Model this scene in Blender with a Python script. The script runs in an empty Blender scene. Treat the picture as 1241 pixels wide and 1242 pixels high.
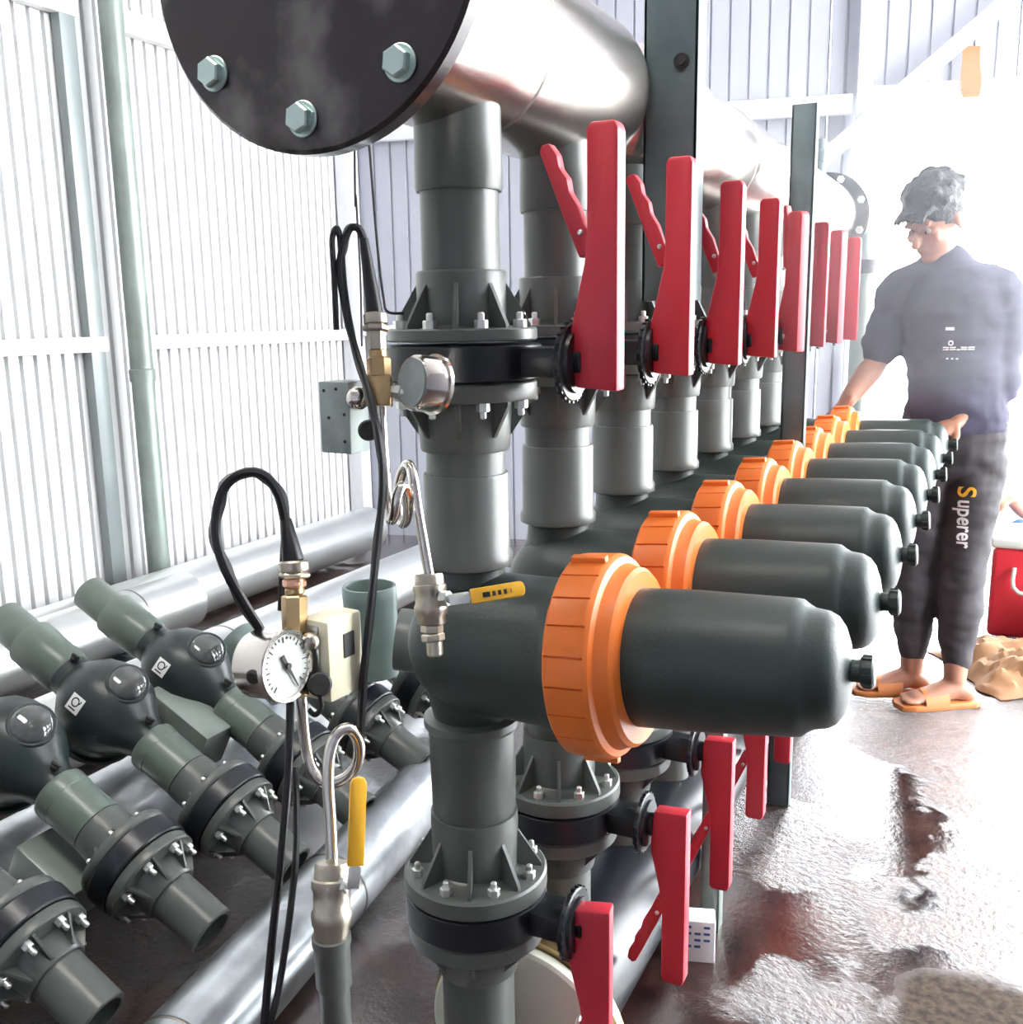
import bpy, bmesh, math, random
from math import sin, cos, pi, radians
from mathutils import Vector, Matrix, noise
random.seed(7)
SC = bpy.context.scene
COL = SC.collection

# ------------------------------------------------------------------ camera, world, lights, exposure
F_PX = 1205.0
PITCH, YAW, ROLL = .195, .458, -.016
CAM = Vector((0, 0, 1.27))
FW = Vector((-sin(YAW) * cos(PITCH), cos(YAW) * cos(PITCH), -sin(PITCH)))
_r = Vector((cos(YAW), sin(YAW), 0)); _u = _r.cross(FW)
RT = _r * cos(ROLL) + _u * sin(ROLL)
UP = -_r * sin(ROLL) + _u * cos(ROLL)
cd = bpy.data.cameras.new('camera'); cam = bpy.data.objects.new('camera', cd); COL.objects.link(cam)
cd.sensor_width = 36; cd.sensor_fit = 'HORIZONTAL'; cd.lens = 36 * F_PX / 1241
cd.clip_start = .05
m = Matrix((RT, UP, -FW)).transposed().to_4x4(); m.translation = CAM
cam.matrix_world = m
SC.camera = cam
SC.view_settings.view_transform = 'Standard'; SC.view_settings.look = 'None'
SC.view_settings.gamma = 1; SC.view_settings.use_curve_mapping = False
SC.view_settings.exposure = 0.55
w = bpy.data.worlds.new('sky'); SC.world = w; w.use_nodes = True
bg = w.node_tree.nodes['Background']; bg.inputs[0].default_value = (.93, .97, 1, 1); bg.inputs[1].default_value = 15.0


def area_light(name, loc, target, sx, sy, power, color=(1, 1, 1)):
    l = bpy.data.lights.new(name, 'AREA'); l.shape = 'RECTANGLE'; l.size = sx; l.size_y = sy
    l.energy = power; l.color = color
    o = bpy.data.objects.new(name, l); COL.objects.link(o); o.location = loc
    d = Vector(target) - Vector(loc); o.rotation_euler = d.to_track_quat('-Z', 'Y').to_euler()
    return o


# added area light overhead, out of view, for highlights in the hall
area_light('added_overhead_light', (-1.2, .6, 3.2), (-1.2, .6, 0), 1.6, .5, 30, (1, .96, .9))


def ray(px, py):
    return FW + RT * ((px - 620.5) / F_PX) + UP * ((621 - py) / F_PX)


def at(px, py, D=None, X=None, Y=None, Z=None):
    d = ray(px, py)
    if X is not None: t = X / d.x
    elif Y is not None: t = Y / d.y
    elif Z is not None: t = (Z - CAM.z) / d.z
    else: t = D
    return CAM + d * t


# ------------------------------------------------------------------ materials
def mat(name, color, rough=.5, metal=0., bump=0., bscale=40., var=0., vscale=8., color2=None, coat=0., spec=.5, stretch=None, contrast=(.35, .65), transmission=0., sss=0.):
    m = bpy.data.materials.new(name); m.use_nodes = True
    nt = m.node_tree; b = nt.nodes['Principled BSDF']
    b.inputs['Base Color'].default_value = (*color, 1); b.inputs['Roughness'].default_value = rough
    b.inputs['Metallic'].default_value = metal; b.inputs['Coat Weight'].default_value = coat
    b.inputs['Specular IOR Level'].default_value = spec
    b.inputs['Transmission Weight'].default_value = transmission
    tc = nt.nodes.new('ShaderNodeTexCoord'); vec = tc.outputs['Object']
    if stretch:
        mp = nt.nodes.new('ShaderNodeMapping'); mp.inputs['Scale'].default_value = stretch
        nt.links.new(vec, mp.inputs[0]); vec = mp.outputs[0]
    if color2 is None and var: color2 = tuple(c * (1 - var) for c in color)
    if color2 is not None:
        n = nt.nodes.new('ShaderNodeTexNoise'); n.inputs['Scale'].default_value = vscale; n.inputs['Detail'].default_value = 6
        nt.links.new(vec, n.inputs['Vector'])
        r = nt.nodes.new('ShaderNodeValToRGB'); r.color_ramp.elements[0].position = contrast[0]; r.color_ramp.elements[1].position = contrast[1]
        r.color_ramp.elements[0].color = (*color2, 1); r.color_ramp.elements[1].color = (*color, 1)
        nt.links.new(n.outputs['Fac'], r.inputs[0]); nt.links.new(r.outputs[0], b.inputs['Base Color'])
    if bump:
        n2 = nt.nodes.new('ShaderNodeTexNoise'); n2.inputs['Scale'].default_value = bscale; n2.inputs['Detail'].default_value = 4
        nt.links.new(vec, n2.inputs['Vector'])
        bp = nt.nodes.new('ShaderNodeBump'); bp.inputs['Strength'].default_value = bump; bp.inputs['Distance'].default_value = .01
        nt.links.new(n2.outputs['Fac'], bp.inputs['Height']); nt.links.new(bp.outputs[0], b.inputs['Normal'])
    return m


M = dict(
    pvc=mat('grey_pvc', (.108, .120, .112), .33, var=.15, vscale=5, bump=.03, bscale=25),
    pvc_light=mat('light_grey_pvc', (.17, .235, .22), .35, var=.2, vscale=6),
    pvc_green=mat('greenish_pvc', (.14, .18, .155), .3, var=.25, vscale=9),
    body=mat('dark_green_filter_plastic', (.034, .052, .048), .42, bump=.06, bscale=220, var=.15, vscale=20),
    bulb=mat('dark_housing_plastic', (.018, .03, .03), .35, bump=.05, bscale=120),
    black=mat('black_rubber', (.010, .013, .018), .32, bump=.03, bscale=60),
    cable=mat('black_cable', (.006, .006, .008), .4),
    red=mat('red_plastic', (.64, .036, .06), .38, bump=.04, bscale=200),
    orange=mat('orange_plastic', (.93, .22, .035), .36, bump=.04, bscale=200, var=.08, vscale=12),
    steel=mat('brushed_stainless', (.62, .59, .55), .24, 1, bump=.06, bscale=30, color2=(.50, .45, .41), vscale=4, stretch=(1, .35, 1)),
    weld=mat('dark_weld', (.22, .2, .19), .4, 1),
    polished=mat('polished_steel', (.72, .68, .63), .16, 1),
    nickel=mat('nickel_plated_brass', (.50, .46, .38), .34, 1, bump=.1, bscale=150),
    brass=mat('brass', (.52, .37, .19), .33, 1, bump=.05, bscale=120),
    copper=mat('copper', (.75, .42, .28), .28, 1),
    galv=mat('galvanised_steel', (.58, .62, .64), .33, .85, bump=.12, bscale=18, color2=(.34, .36, .38), vscale=11, coat=.3),
    galv2=mat('clean_galvanised_steel', (.70, .72, .70), .3, .8, bump=.04, bscale=10, color2=(.58, .6, .6), vscale=3),
    disc=mat('stained_dark_flange_plate', (.045, .038, .040), .26, .45, color2=(.17, .16, .155), vscale=9, contrast=(.36, .5), bump=.05, bscale=20, coat=.2),
    zinc=mat('zinc_bolt', (.58, .72, .68), .32, .7, bump=.1, bscale=100),
    zincw=mat('bright_zinc_nut', (.75, .77, .74), .3, .8),
    post=mat('dark_painted_steel', (.09, .135, .145), .38, .2, color2=(.14, .19, .195), vscale=9, bump=.1, bscale=40),
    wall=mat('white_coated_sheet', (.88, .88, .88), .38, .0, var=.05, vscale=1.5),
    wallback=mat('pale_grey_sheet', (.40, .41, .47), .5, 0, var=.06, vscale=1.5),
    girt=mat('white_painted_girt', (.80, .79, .76), .45, color2=(.7, .67, .6), vscale=5, contrast=(.3, .45)),
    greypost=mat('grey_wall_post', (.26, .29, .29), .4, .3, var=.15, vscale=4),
    drain=mat('weathered_grey_pipe', (.30, .35, .32), .35, .2, var=.25, vscale=6),
    cream=mat('cream_enamel', (.80, .76, .56), .4),
    creamd=mat('painted_cream_end', (.62, .66, .56), .4, color2=(.45, .47, .38), vscale=5),
    switch=mat('grey_green_switch_case', (.40, .47, .44), .45, color2=(.28, .33, .33), vscale=30),
    white=mat('white_print', (.9, .9, .9), .5),
    dial=mat('dial_white', (.55, .56, .53), .5),
    ink=mat('dark_ink', (.02, .02, .02), .5),
    yellow=mat('yellow_vinyl', (.93, .50, .04), .35),
    glass=mat('clear_sight_glass', (.9, .95, .95), .03, transmission=1.0),
    lens=mat('dark_glossy_cap', (.09, .1, .1), .08, coat=1, color2=(.03, .035, .035), vscale=14),
    beam=mat('white_roof_beam', (.75, .75, .78), .5),
    orangecloth=mat('orange_cloth', (.36, .13, .035), .8),
    skin=mat('tanned_skin', (.42, .20, .13), .5, var=.1, vscale=12),
    hair=mat('black_hair', (.012, .011, .012), .45, bump=.5, bscale=90),
    shirt=mat('navy_cotton', (.055, .05, .085), .85, bump=.25, bscale=14),
    trousers=mat('charcoal_jersey', (.045, .040, .045), .8, bump=.25, bscale=14),
    jeans=mat('blue_denim', (.07, .15, .36), .8, bump=.2, bscale=20),
    sandal=mat('orange_brown_sandal', (.55, .19, .06), .45),
    eye=mat('eye_white', (.22, .17, .15), .4),
    redbox=mat('red_cooler_plastic', (.55, .02, .035), .4),
    kraft=mat('brown_kraft_sack', (.24, .105, .04), .7, color2=(.32, .17, .08), vscale=4, bump=.2, bscale=12),
    pinkcloth=mat('pale_printed_cloth', (.85, .75, .7), .8, color2=(.85, .35, .15), vscale=4, contrast=(.4, .5)),
    ground=mat('pale_yard_concrete', (.75, .74, .72), .7, var=.1, vscale=1.5),
)

# wet floor
fm = bpy.data.materials.new('wet_dark_floor'); fm.use_nodes = True
nt = fm.node_tree; b = nt.nodes['Principled BSDF']; L = nt.links.new
tc = nt.nodes.new('ShaderNodeTexCoord')
n1 = nt.nodes.new('ShaderNodeTexNoise'); n1.inputs['Scale'].default_value = 1.15; n1.inputs['Detail'].default_value = 5; n1.inputs['Roughness'].default_value = .6
L(tc.outputs['Object'], n1.inputs['Vector'])
wet = nt.nodes.new('ShaderNodeValToRGB'); wet.color_ramp.elements[0].position = .46; wet.color_ramp.elements[1].position = .52
L(n1.outputs['Fac'], wet.inputs[0])
n2 = nt.nodes.new('ShaderNodeTexNoise'); n2.inputs['Scale'].default_value = 9; n2.inputs['Detail'].default_value = 8
L(tc.outputs['Object'], n2.inputs['Vector'])
cr = nt.nodes.new('ShaderNodeValToRGB')
cr.color_ramp.elements[0].position = .3; cr.color_ramp.elements[0].color = (.016, .007, .007, 1)
cr.color_ramp.elements[1].position = .72; cr.color_ramp.elements[1].color = (.075, .036, .028, 1)
L(n2.outputs['Fac'], cr.inputs[0])
# the dry sandy patch near the right foreground
dg = nt.nodes.new('ShaderNodeVectorMath'); dg.operation = 'DISTANCE'
DRYP = at(1215, 1265, Z=0) + Vector((.12, .05, 0))
dg.inputs[1].default_value = (DRYP.x, DRYP.y, 0)
nw = nt.nodes.new('ShaderNodeMixRGB'); nw.blend_type = 'ADD'; nw.inputs[0].default_value = .22
n5 = nt.nodes.new('ShaderNodeTexNoise'); n5.inputs['Scale'].default_value = 6; n5.inputs['Detail'].default_value = 5
L(tc.outputs['Object'], n5.inputs['Vector'])
L(tc.outputs['Object'], nw.inputs[1]); L(n5.outputs['Color'], nw.inputs[2])
L(nw.outputs[0], dg.inputs[0])
dr = nt.nodes.new('ShaderNodeMapRange'); dr.inputs[1].default_value = .24; dr.inputs[2].default_value = .29; dr.inputs[3].default_value = 1; dr.inputs[4].default_value = 0
L(dg.outputs['Value'], dr.inputs[0])
mixc = nt.nodes.new('ShaderNodeMixRGB'); mixc.inputs[2].default_value = (.05, .033, .022, 1)
n6 = nt.nodes.new('ShaderNodeTexNoise'); n6.inputs['Scale'].default_value = 55; n6.inputs['Detail'].default_value = 8; L(tc.outputs['Object'], n6.inputs['Vector'])
c6 = nt.nodes.new('ShaderNodeValToRGB'); c6.color_ramp.elements[0].position = .35; c6.color_ramp.elements[0].color = (.028, .018, .012, 1); c6.color_ramp.elements[1].position = .62; c6.color_ramp.elements[1].color = (.085, .058, .04, 1); L(n6.outputs['Fac'], c6.inputs[0]); L(c6.outputs[0], mixc.inputs[2])
L(dr.outputs[0], mixc.inputs[0]); L(cr.outputs[0], mixc.inputs[1]); L(mixc.outputs[0], b.inputs['Base Color'])
rr = nt.nodes.new('ShaderNodeMapRange'); rr.inputs[3].default_value = .07; rr.inputs[4].default_value = .20
L(wet.outputs[0], rr.inputs[0])
mx = nt.nodes.new('ShaderNodeMixRGB'); mx.inputs[2].default_value = (.95, .95, .95, 1)
L(dr.outputs[0], mx.inputs[0]); L(rr.outputs[0], mx.inputs[1]); L(mx.outputs[0], b.inputs['Roughness'])
n3 = nt.nodes.new('ShaderNodeTexNoise'); n3.inputs['Scale'].default_value = 60; n3.inputs['Detail'].default_value = 6; n3.inputs['Roughness'].default_value = .65
L(tc.outputs['Object'], n3.inputs['Vector'])
bstr = nt.nodes.new('ShaderNodeMapRange'); bstr.inputs[3].default_value = .12; bstr.inputs[4].default_value = .85
L(wet.outputs[0], bstr.inputs[0])
bp = nt.nodes.new('ShaderNodeBump'); bp.inputs['Distance'].default_value = .010
L(bstr.outputs[0], bp.inputs['Strength']); L(n3.outputs['Fac'], bp.inputs['Height']); L(bp.outputs[0], b.inputs['Normal'])
b.inputs['Specular IOR Level'].default_value = .5
ctw = nt.nodes.new('ShaderNodeMapRange'); ctw.inputs[3].default_value = 1; ctw.inputs[4].default_value = 0; L(dr.outputs[0], ctw.inputs[0]); L(ctw.outputs[0], b.inputs['Coat Weight'])
b.inputs['Coat Roughness'].default_value = .05; b.inputs['Coat IOR'].default_value = 1.55; L(bp.outputs[0], b.inputs['Coat Normal'])
M['floor'] = fm


# ------------------------------------------------------------------ mesh builder
def basis(ax):
    ax = Vector(ax).normalized()
    h = Vector((0, 0, 1)) if abs(ax.z) < .9 else Vector((1, 0, 0))
    u = h.cross(ax).normalized(); v = ax.cross(u)
    return ax, u, v


class MB:
    def __init__(s): s.v = []; s.f = []

    def add(s, vs, fs):
        o = len(s.v); s.v += [Vector(p) for p in vs]; s.f += [tuple(o + i for i in f) for f in fs]; return s

    def lathe(s, base, axis, prof, seg=40, smoothcap=True):
        ax, u, v = basis(axis); base = Vector(base); vs = []; fs = []; rings = []
        for t, r in prof:
            if r <= 1e-6: rings.append([len(vs)]); vs.append(base + ax * t)
            else:
                rings.append(list(range(len(vs), len(vs) + seg)))
                vs += [base + ax * t + (u * cos(2 * pi * k / seg) + v * sin(2 * pi * k / seg)) * r for k in range(seg)]
        for a, c in zip(rings, rings[1:]):
            for k in range(seg):
                k2 = (k + 1) % seg
                if len(a) == 1 and len(c) == 1: continue
                if len(a) == 1: fs.append((a[0], c[k2], c[k]))
                elif len(c) == 1: fs.append((a[k], a[k2], c[0]))
                else: fs.append((a[k], a[k2], c[k2], c[k]))
        return s.add(vs, fs)

    def cyl(s, a, b, r, r2=None, seg=24, ch=.002):
        a, b = Vector(a), Vector(b); h = (b - a).length; r2 = r if r2 is None else r2
        ch = min(ch, r * .4, r2 * .4, h * .4)
        return s.lathe(a, b - a, [(0, 0), (0, r - ch), (ch, r), (h - ch, r2), (h, r2 - ch), (h, 0)], seg)

    def hexa(s, a, b, r, rot=0):
        a, b = Vector(a), Vector(b); ax, u, v = basis(b - a); h = (b - a).length; c = r * .12
        vs = []
        for t, q in ((0, r - c), (c, r), (h - c, r), (h, r - c)):
            vs += [a + ax * t + (u * cos(rot + k * pi / 3) + v * sin(rot + k * pi / 3)) * q for k in range(6)]
        fs = [tuple(reversed(range(6))), tuple(range(18, 24))]
        for l in range(3):
            for k in range(6):
                k2 = (k + 1) % 6; fs.append((l * 6 + k, l * 6 + k2, l * 6 + 6 + k2, l * 6 + 6 + k))
        return s.add(vs, fs)

    def box(s, c, size, X=(1, 0, 0), Y=(0, 1, 0), Z=(0, 0, 1), bev=0., seg=1):
        c = Vector(c); X, Y, Z = Vector(X), Vector(Y), Vector(Z); a, b_, d = [q / 2 for q in size]
        if bev > 0:
            bm = bmesh.new(); bmesh.ops.create_cube(bm, size=1)
            for q in bm.verts: q.co = Vector((q.co.x * size[0], q.co.y * size[1], q.co.z * size[2]))
            bmesh.ops.bevel(bm, geom=bm.edges[:], offset=bev, segments=seg + 1, profile=.5, affect='EDGES')
            bm.verts.index_update()
            vs = [c + X * q.co.x + Y * q.co.y + Z * q.co.z for q in bm.verts]
            fs = [tuple(q.index for q in f.verts) for f in bm.faces]; bm.free()
            return s.add(vs, fs)
        vs = [c + X * (a * i) + Y * (b_ * j) + Z * (d * k) for k in (-1, 1) for j in (-1, 1) for i in (-1, 1)]
        return s.add(vs, [(0, 2, 3, 1), (4, 5, 7, 6), (0, 1, 5, 4), (2, 6, 7, 3), (0, 4, 6, 2), (1, 3, 7, 5)])

    def prism(s, poly, org, X, Y, N, th, bev=.002):
        """polygon poly (x,y) in plane X,Y at org, extruded along N by th"""
        org, X, Y, N = Vector(org), Vector(X), Vector(Y), Vector(N)
        bm = bmesh.new(); vs = [bm.verts.new((p[0], p[1], 0)) for p in poly]
        f = bm.faces.new(vs); r = bmesh.ops.extrude_face_region(bm, geom=[f])
        for q in r['geom']:
            if isinstance(q, bmesh.types.BMVert): q.co.z += th
        bmesh.ops.recalc_face_normals(bm, faces=bm.faces[:])
        if bev: bmesh.ops.bevel(bm, geom=bm.edges[:], offset=bev, segments=2, profile=.5, affect='EDGES')
        bm.verts.index_update()
        V = [org + X * q.co.x + Y * q.co.y + N * q.co.z for q in bm.verts]; fs = [tuple(q.index for q in f.verts) for f in bm.faces]
        bm.free(); return s.add(V, fs)

    def tube(s, pts, r, seg=10, sub=6, taper=None):
        pts = [Vector(p) for p in pts]
        if sub > 1 and len(pts) > 2:
            out = []
            for i in range(len(pts) - 1):
                p0 = pts[max(i - 1, 0)]; p1 = pts[i]; p2 = pts[i + 1]; p3 = pts[min(i + 2, len(pts) - 1)]
                for k in range(sub):
                    t = k / sub
                    out.append(.5 * ((2 * p1) + (p2 - p0) * t + (2 * p0 - 5 * p1 + 4 * p2 - p3) * t * t + (3 * p1 - p0 - 3 * p2 + p3) * t ** 3))
            out.append(pts[-1]); pts = out
        n = len(pts); vs = []; fs = []; u = None
        for i, p in enumerate(pts):
            t = (pts[min(i + 1, n - 1)] - pts[max(i - 1, 0)]).normalized()
            if u is None: _, u, _v = basis(t)
            u = (u - t * u.dot(t)).normalized(); v = t.cross(u)
            rr = r if taper is None else r + (taper - r) * i / (n - 1)
            vs += [p + (u * cos(2 * pi * k / seg) + v * sin(2 * pi * k / seg)) * rr for k in range(seg)]
        for i in range(n - 1):
            for k in range(seg):
                k2 = (k + 1) % seg; fs.append((i * seg + k, i * seg + k2, i * seg + seg + k2, i * seg + seg + k))
        fs.append(tuple(reversed(range(seg)))); fs.append(tuple((n - 1) * seg + k for k in range(seg)))
        return s.add(vs, fs)

    def sphere(s, c, r, seg=24, rings=14, scale=(1, 1, 1), X=(1, 0, 0), Y=(0, 1, 0), Z=(0, 0, 1)):
        c = Vector(c); X, Y, Z = Vector(X), Vector(Y), Vector(Z); vs = [c - Z * r * scale[2]]
        for j in range(1, rings):
            t = -pi / 2 + pi * j / rings
            for k in range(seg):
                a = 2 * pi * k / seg
                vs.append(c + X * (r * scale[0] * cos(t) * cos(a)) + Y * (r * scale[1] * cos(t) * sin(a)) + Z * (r * scale[2] * sin(t)))
        vs.append(c + Z * r * scale[2]); fs = []
        for k in range(seg): fs.append((0, 1 + (k + 1) % seg, 1 + k))
        for j in range(rings - 2):
            for k in range(seg):
                k2 = (k + 1) % seg; a = 1 + j * seg; fs.append((a + k, a + k2, a + seg + k2, a + seg + k))
        a = 1 + (rings - 2) * seg; e = len(vs) - 1
        for k in range(seg): fs.append((a + k, a + (k + 1) % seg, e))
        return s.add(vs, fs)

    def build(s, name, m, parent=None, ang=38, fix=True):
        org = Vector(ROOT.get(parent.as_pointer(), (0, 0, 0))) if parent else Vector((0, 0, 0))
        me = bpy.data.meshes.new(name); me.from_pydata([p - org for p in s.v], [], s.f)
        if fix:
            bm = bmesh.new(); bm.from_mesh(me); bmesh.ops.recalc_face_normals(bm, faces=bm.faces[:]); bm.to_mesh(me); bm.free()
        me.shade_smooth(); me.set_sharp_from_angle(angle=radians(ang)); me.materials.append(M[m] if isinstance(m, str) else m)
        o = bpy.data.objects.new(name, me); COL.objects.link(o)
        if parent: o.parent = parent; ROOT[o.as_pointer()] = org
        return o


ROOT = {}


def tag(o, label=None, cat=None, group=None, kind=None):
    if label: o['label'] = label
    if cat: o['category'] = cat
    if group: o['group'] = group
    if kind: o['kind'] = kind
    return o


def thing(name, loc, label=None, cat=None, group=None, kind=None):
    o = bpy.data.objects.new(name, None); COL.objects.link(o); o.location = loc; o.empty_display_size = .05
    ROOT[o.as_pointer()] = Vector(loc)
    return tag(o, label, cat, group, kind)


def base_name(n):
    h = n.rsplit('.', 1); return h[0] if len(h) == 2 and h[1].isdigit() else n


def copy_tree(o, parent=None):
    c = o.copy(); c.name = base_name(o.name); COL.objects.link(c)
    if parent is not None: c.parent = parent
    for ch in KIDS(o): copy_tree(ch, c)
    return c


def KIDS(o):
    return [q for q in bpy.data.objects if q.parent == o]


def struct(o): o['kind'] = 'structure'; return o


# ------------------------------------------------------------------ setting: walls, floor
GX = -3.40           # left wall plane
CORNER = Vector((GX, 4.83, 0))
BD = Vector((cos(radians(13)), sin(radians(13)), 0))     # direction along the back wall
BN = Vector((BD.y, -BD.x, 0))                            # its normal, into the hall
WH = 3.6


def ribbed(mb, org, D, N, s0, s1, z0, z1, pitch, gw, gd):
    """trapezoidal sheet: flat pans with narrow recessed grooves; N points into the room"""
    pts = []; s_ = s0
    nrib = max(1, round((s1 - s0) / pitch)); p = (s1 - s0) / nrib
    for k in range(nrib):
        a = s0 + k * p
        pts += [(a, 0), (a + p - gw, 0), (a + p - gw * .86, -gd), (a + p - gw * .14, -gd)]
    pts.append((s1, 0))
    vs = []
    for z in (z0, z1):
        vs += [org + D * q[0] + N * q[1] + Vector((0, 0, z)) for q in pts]
    n = len(pts)
    mb.add(vs, [(i, i + 1, n + i + 1, n + i) for i in range(n - 1)])
    # back skin a few mm behind gives the sheet its thickness
    vs2 = [q - N * .0015 for q in vs]
    mb.add(vs2, [(i + 1, i, n + i, n + i + 1) for i in range(n - 1)])


fl = MB().box((0, 1.5, -.05), (9, 12, .1)).build('floor', 'floor'); struct(fl)
ce = MB().box((-.2, 1.2, WH + .05), (6.6, 9.6, .1)).build('ceiling', 'wall'); struct(ce)
yd = MB().box((6, 14, -.09), (40, 26, .06)).build('yard_ground', 'ground'); struct(yd)

wl = thing('wall_left', (GX, 2.4, 0), kind='structure')
y = CORNER.y
k = 0
while y > -2.4:
    mb = MB(); w_ = .064 * 16
    ribbed(mb, Vector((GX, 0, 0)), Vector((0, 1, 0)), Vector((1, 0, 0)), y - w_, y - .002, 0, WH, .064, .019, .036)
    mb.build('sheet', 'wall', wl, ang=10, fix=False)
    gb = MB()  # darker strips at the groove bottoms, colour standing in for groove shade
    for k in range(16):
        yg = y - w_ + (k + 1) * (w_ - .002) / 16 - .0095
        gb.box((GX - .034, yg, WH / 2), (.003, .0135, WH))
    bk = gb.build('groove_shade_strips', 'greypost', wl); bk['kind'] = 'stuff'; y -= w_
wb = thing('wall_back', CORNER, kind='structure')
s_door = 2.76       # distance from corner to the door jamb
zdoor = 2.285
s_ = 0
while s_ < 6.6:
    w_ = .096 * 9; e_ = min(s_ + w_, 7)
    mb = MB()
    if s_ < s_door: ribbed(mb, CORNER, BD, BN, s_, min(e_, s_door) - .002, 0, WH, .096, .014, .009)
    if e_ > s_door: ribbed(mb, CORNER, BD, BN, max(s_, s_door), e_ - .002, zdoor, WH, .096, .014, .009)
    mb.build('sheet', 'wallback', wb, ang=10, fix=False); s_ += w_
wf = thing('wall_front', (-.4, -2.9, 0), kind='structure')
wr = thing('right_light_blocker', (2.6, -.4, 0), kind='structure')  # unseen wall added to hold back daylight from the right
for k in range(5):
    mb = MB(); ribbed(mb, Vector((2.6, 0, 0)), Vector((0, 1, 0)), Vector((-1, 0, 0)), -2.9 + k, -1.902 + k, 0, WH, .1, .02, .02)
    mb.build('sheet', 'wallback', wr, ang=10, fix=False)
for k in range(6):
    mb = MB(); ribbed(mb, Vector((0, -2.9, 0)), Vector((1, 0, 0)), Vector((0, 1, 0)), -3.4 + k, -2.402 + k, 0, WH, .1, .02, .02)
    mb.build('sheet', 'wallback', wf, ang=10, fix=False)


def bar(a, b, wdt, dep, name, m, parent=None, upv=(0, 0, 1), bev=.004):
    a, b = Vector(a), Vector(b); d = (b - a).normalized(); u = Vector(upv); u = (u - d * u.dot(d)).normalized(); n = d.cross(u)
    return MB().box((a + b) / 2, ((b - a).length, wdt, dep), d, u, n, bev=bev).build(name, m, parent)


# girts on the left wall, two heights
nL = Vector((1, 0, 0))
tk = 1
for z0, z1, ya, yb in ((1.150, 1.212, -2.4, 3.02), (1.150, 1.212, 3.25, 4.80), (2.44, 2.53, -2.4, 3.02), (2.44, 2.53, 3.25, 4.80)):
    o = bar((GX + .035, ya, (z0 + z1) / 2), (GX + .035, yb, (z0 + z1) / 2), z1 - z0, .05, 'trim_%d' % tk, 'girt'); struct(o); tk += 1
# flat grey wall post and round drain pipe by it
o = bar((GX + .03, 2.97, 0), (GX + .03, 2.97, WH), .075, .05, 'trim_%d' % tk, 'greypost', upv=(0, 1, 0)); struct(o); tk += 1
dp = thing('drain_pipe', (GX + .12, 3.13, 0), 'round weathered grey-green pipe standing against the white ribbed wall', 'pipe')
mb = MB().cyl((GX + .12, 3.13, 0), (GX + .12, 3.13, WH - .05), .048, seg=28); mb.build('pipe', 'drain', dp)
MB().lathe((GX + .12, 3.13, 1.02), (0, 0, 1), [(0, .048), (0, .053), (.05, .055), (.055, .048)], 28).build('coupling', 'drain', dp)
# back wall framing
BO = BN * .06


def bw(s, z, off=.06): return CORNER + BD * s + BN * off + Vector((0, 0, z))


for a, c, wd, mt in ((bw(0, 2.26), bw(2.70, 2.26), .09, 'beam'), (bw(2.755, 0), bw(2.755, WH), .07, 'beam'), (bw(2.79, 2.31), bw(6.6, 2.31), .05, 'beam'),
                     (bw(2.40, 1.86, .12), bw(3.55, 2.82, .12), .075, 'beam'), (bw(0, 1.2), bw(2.70, 1.2), .06, 'beam')):
    o = bar(a, c, wd, .05, 'trim_%d' % tk, mt, upv=(0, 0, 1) if abs((c - a).normalized().z) < .95 else BD); struct(o); tk += 1
o = bar((GX + .06, 4.78, 0), (GX + .06, 4.78, WH), .09, .09, 'trim_%d' % tk, 'beam', upv=(0, 1, 0)); struct(o); tk += 1
# orange strip hanging above the doorway
q0, q1 = at(1178, 56, D=4.70), at(1178, 118, D=4.70)
mb = MB()
nn = 9; vs = []; fs = []
for i in range(nn):
    p = q0.lerp(q1, i / (nn - 1)) + BN * (.006 * sin(i * 1.3))
    for sgn in (-1, 1):
        vs.append(p + BD * sgn * (.042 - .004 * sin(i * .9)))
for i in range(nn - 1): fs.append((2 * i, 2 * i + 1, 2 * i + 3, 2 * i + 2))
mb.add(vs, fs); mb.add([q - BN * .004 for q in vs], [tuple(reversed(f)) for f in fs])
o = mb.build('hanging_strip', 'orangecloth', fix=False); tag(o, 'orange cloth strip hanging on the wall above the bright doorway', 'cloth strip')

# ------------------------------------------------------------------ filter station
X0, Y0, S = -.62, 1.125, .30
ORD = ['nearest the camera', 'second from the camera', 'third from the camera', 'fourth from the camera', 'fifth from the camera', 'sixth from the camera', 'seventh from the camera', 'farthest from the camera']


def rings(mb, x, y, prof, seg=44):     # prof in absolute z, top to bottom
    z0 = prof[0][0]
    mb.lathe((x, y, z0), (0, 0, -1), [(z0 - z, r) for z, r in prof], seg)


def gussets(mb, x, y, ztop, zbot, rin, rout, n=8, th=.005, down=True):
    for k in range(n):
        a = 2 * pi * (k + .5) / n; d = Vector((cos(a), sin(a), 0))
        h = abs(ztop - zbot); sg = 1 if down else -1
        mb.prism([(0, 0), (rout, 0), (rout, .006), (.004, h), (0, h)], Vector((x, y, zbot)) + d * rin - d.cross(Vector((0, 0, 1))) * (-th / 2) * 1, d, Vector((0, 0, sg)), d.cross(Vector((0, 0, 1))) * -1, th, bev=0)


def make_bolts(parent, x, y, z, zl, r, n=8, m='zincw', part='bolt', big=.0085, L_=.012):
    for k in range(n):
        a = 2 * pi * k / n
        p = Vector((x + r * cos(a), y + r * sin(a), z))
        MB().hexa(p, p + Vector((0, 0, L_ * zl)), big).cyl(p, p + Vector((0, 0, (L_ + .009) * zl)), big * .5, seg=10).build(part, m, parent)


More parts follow.
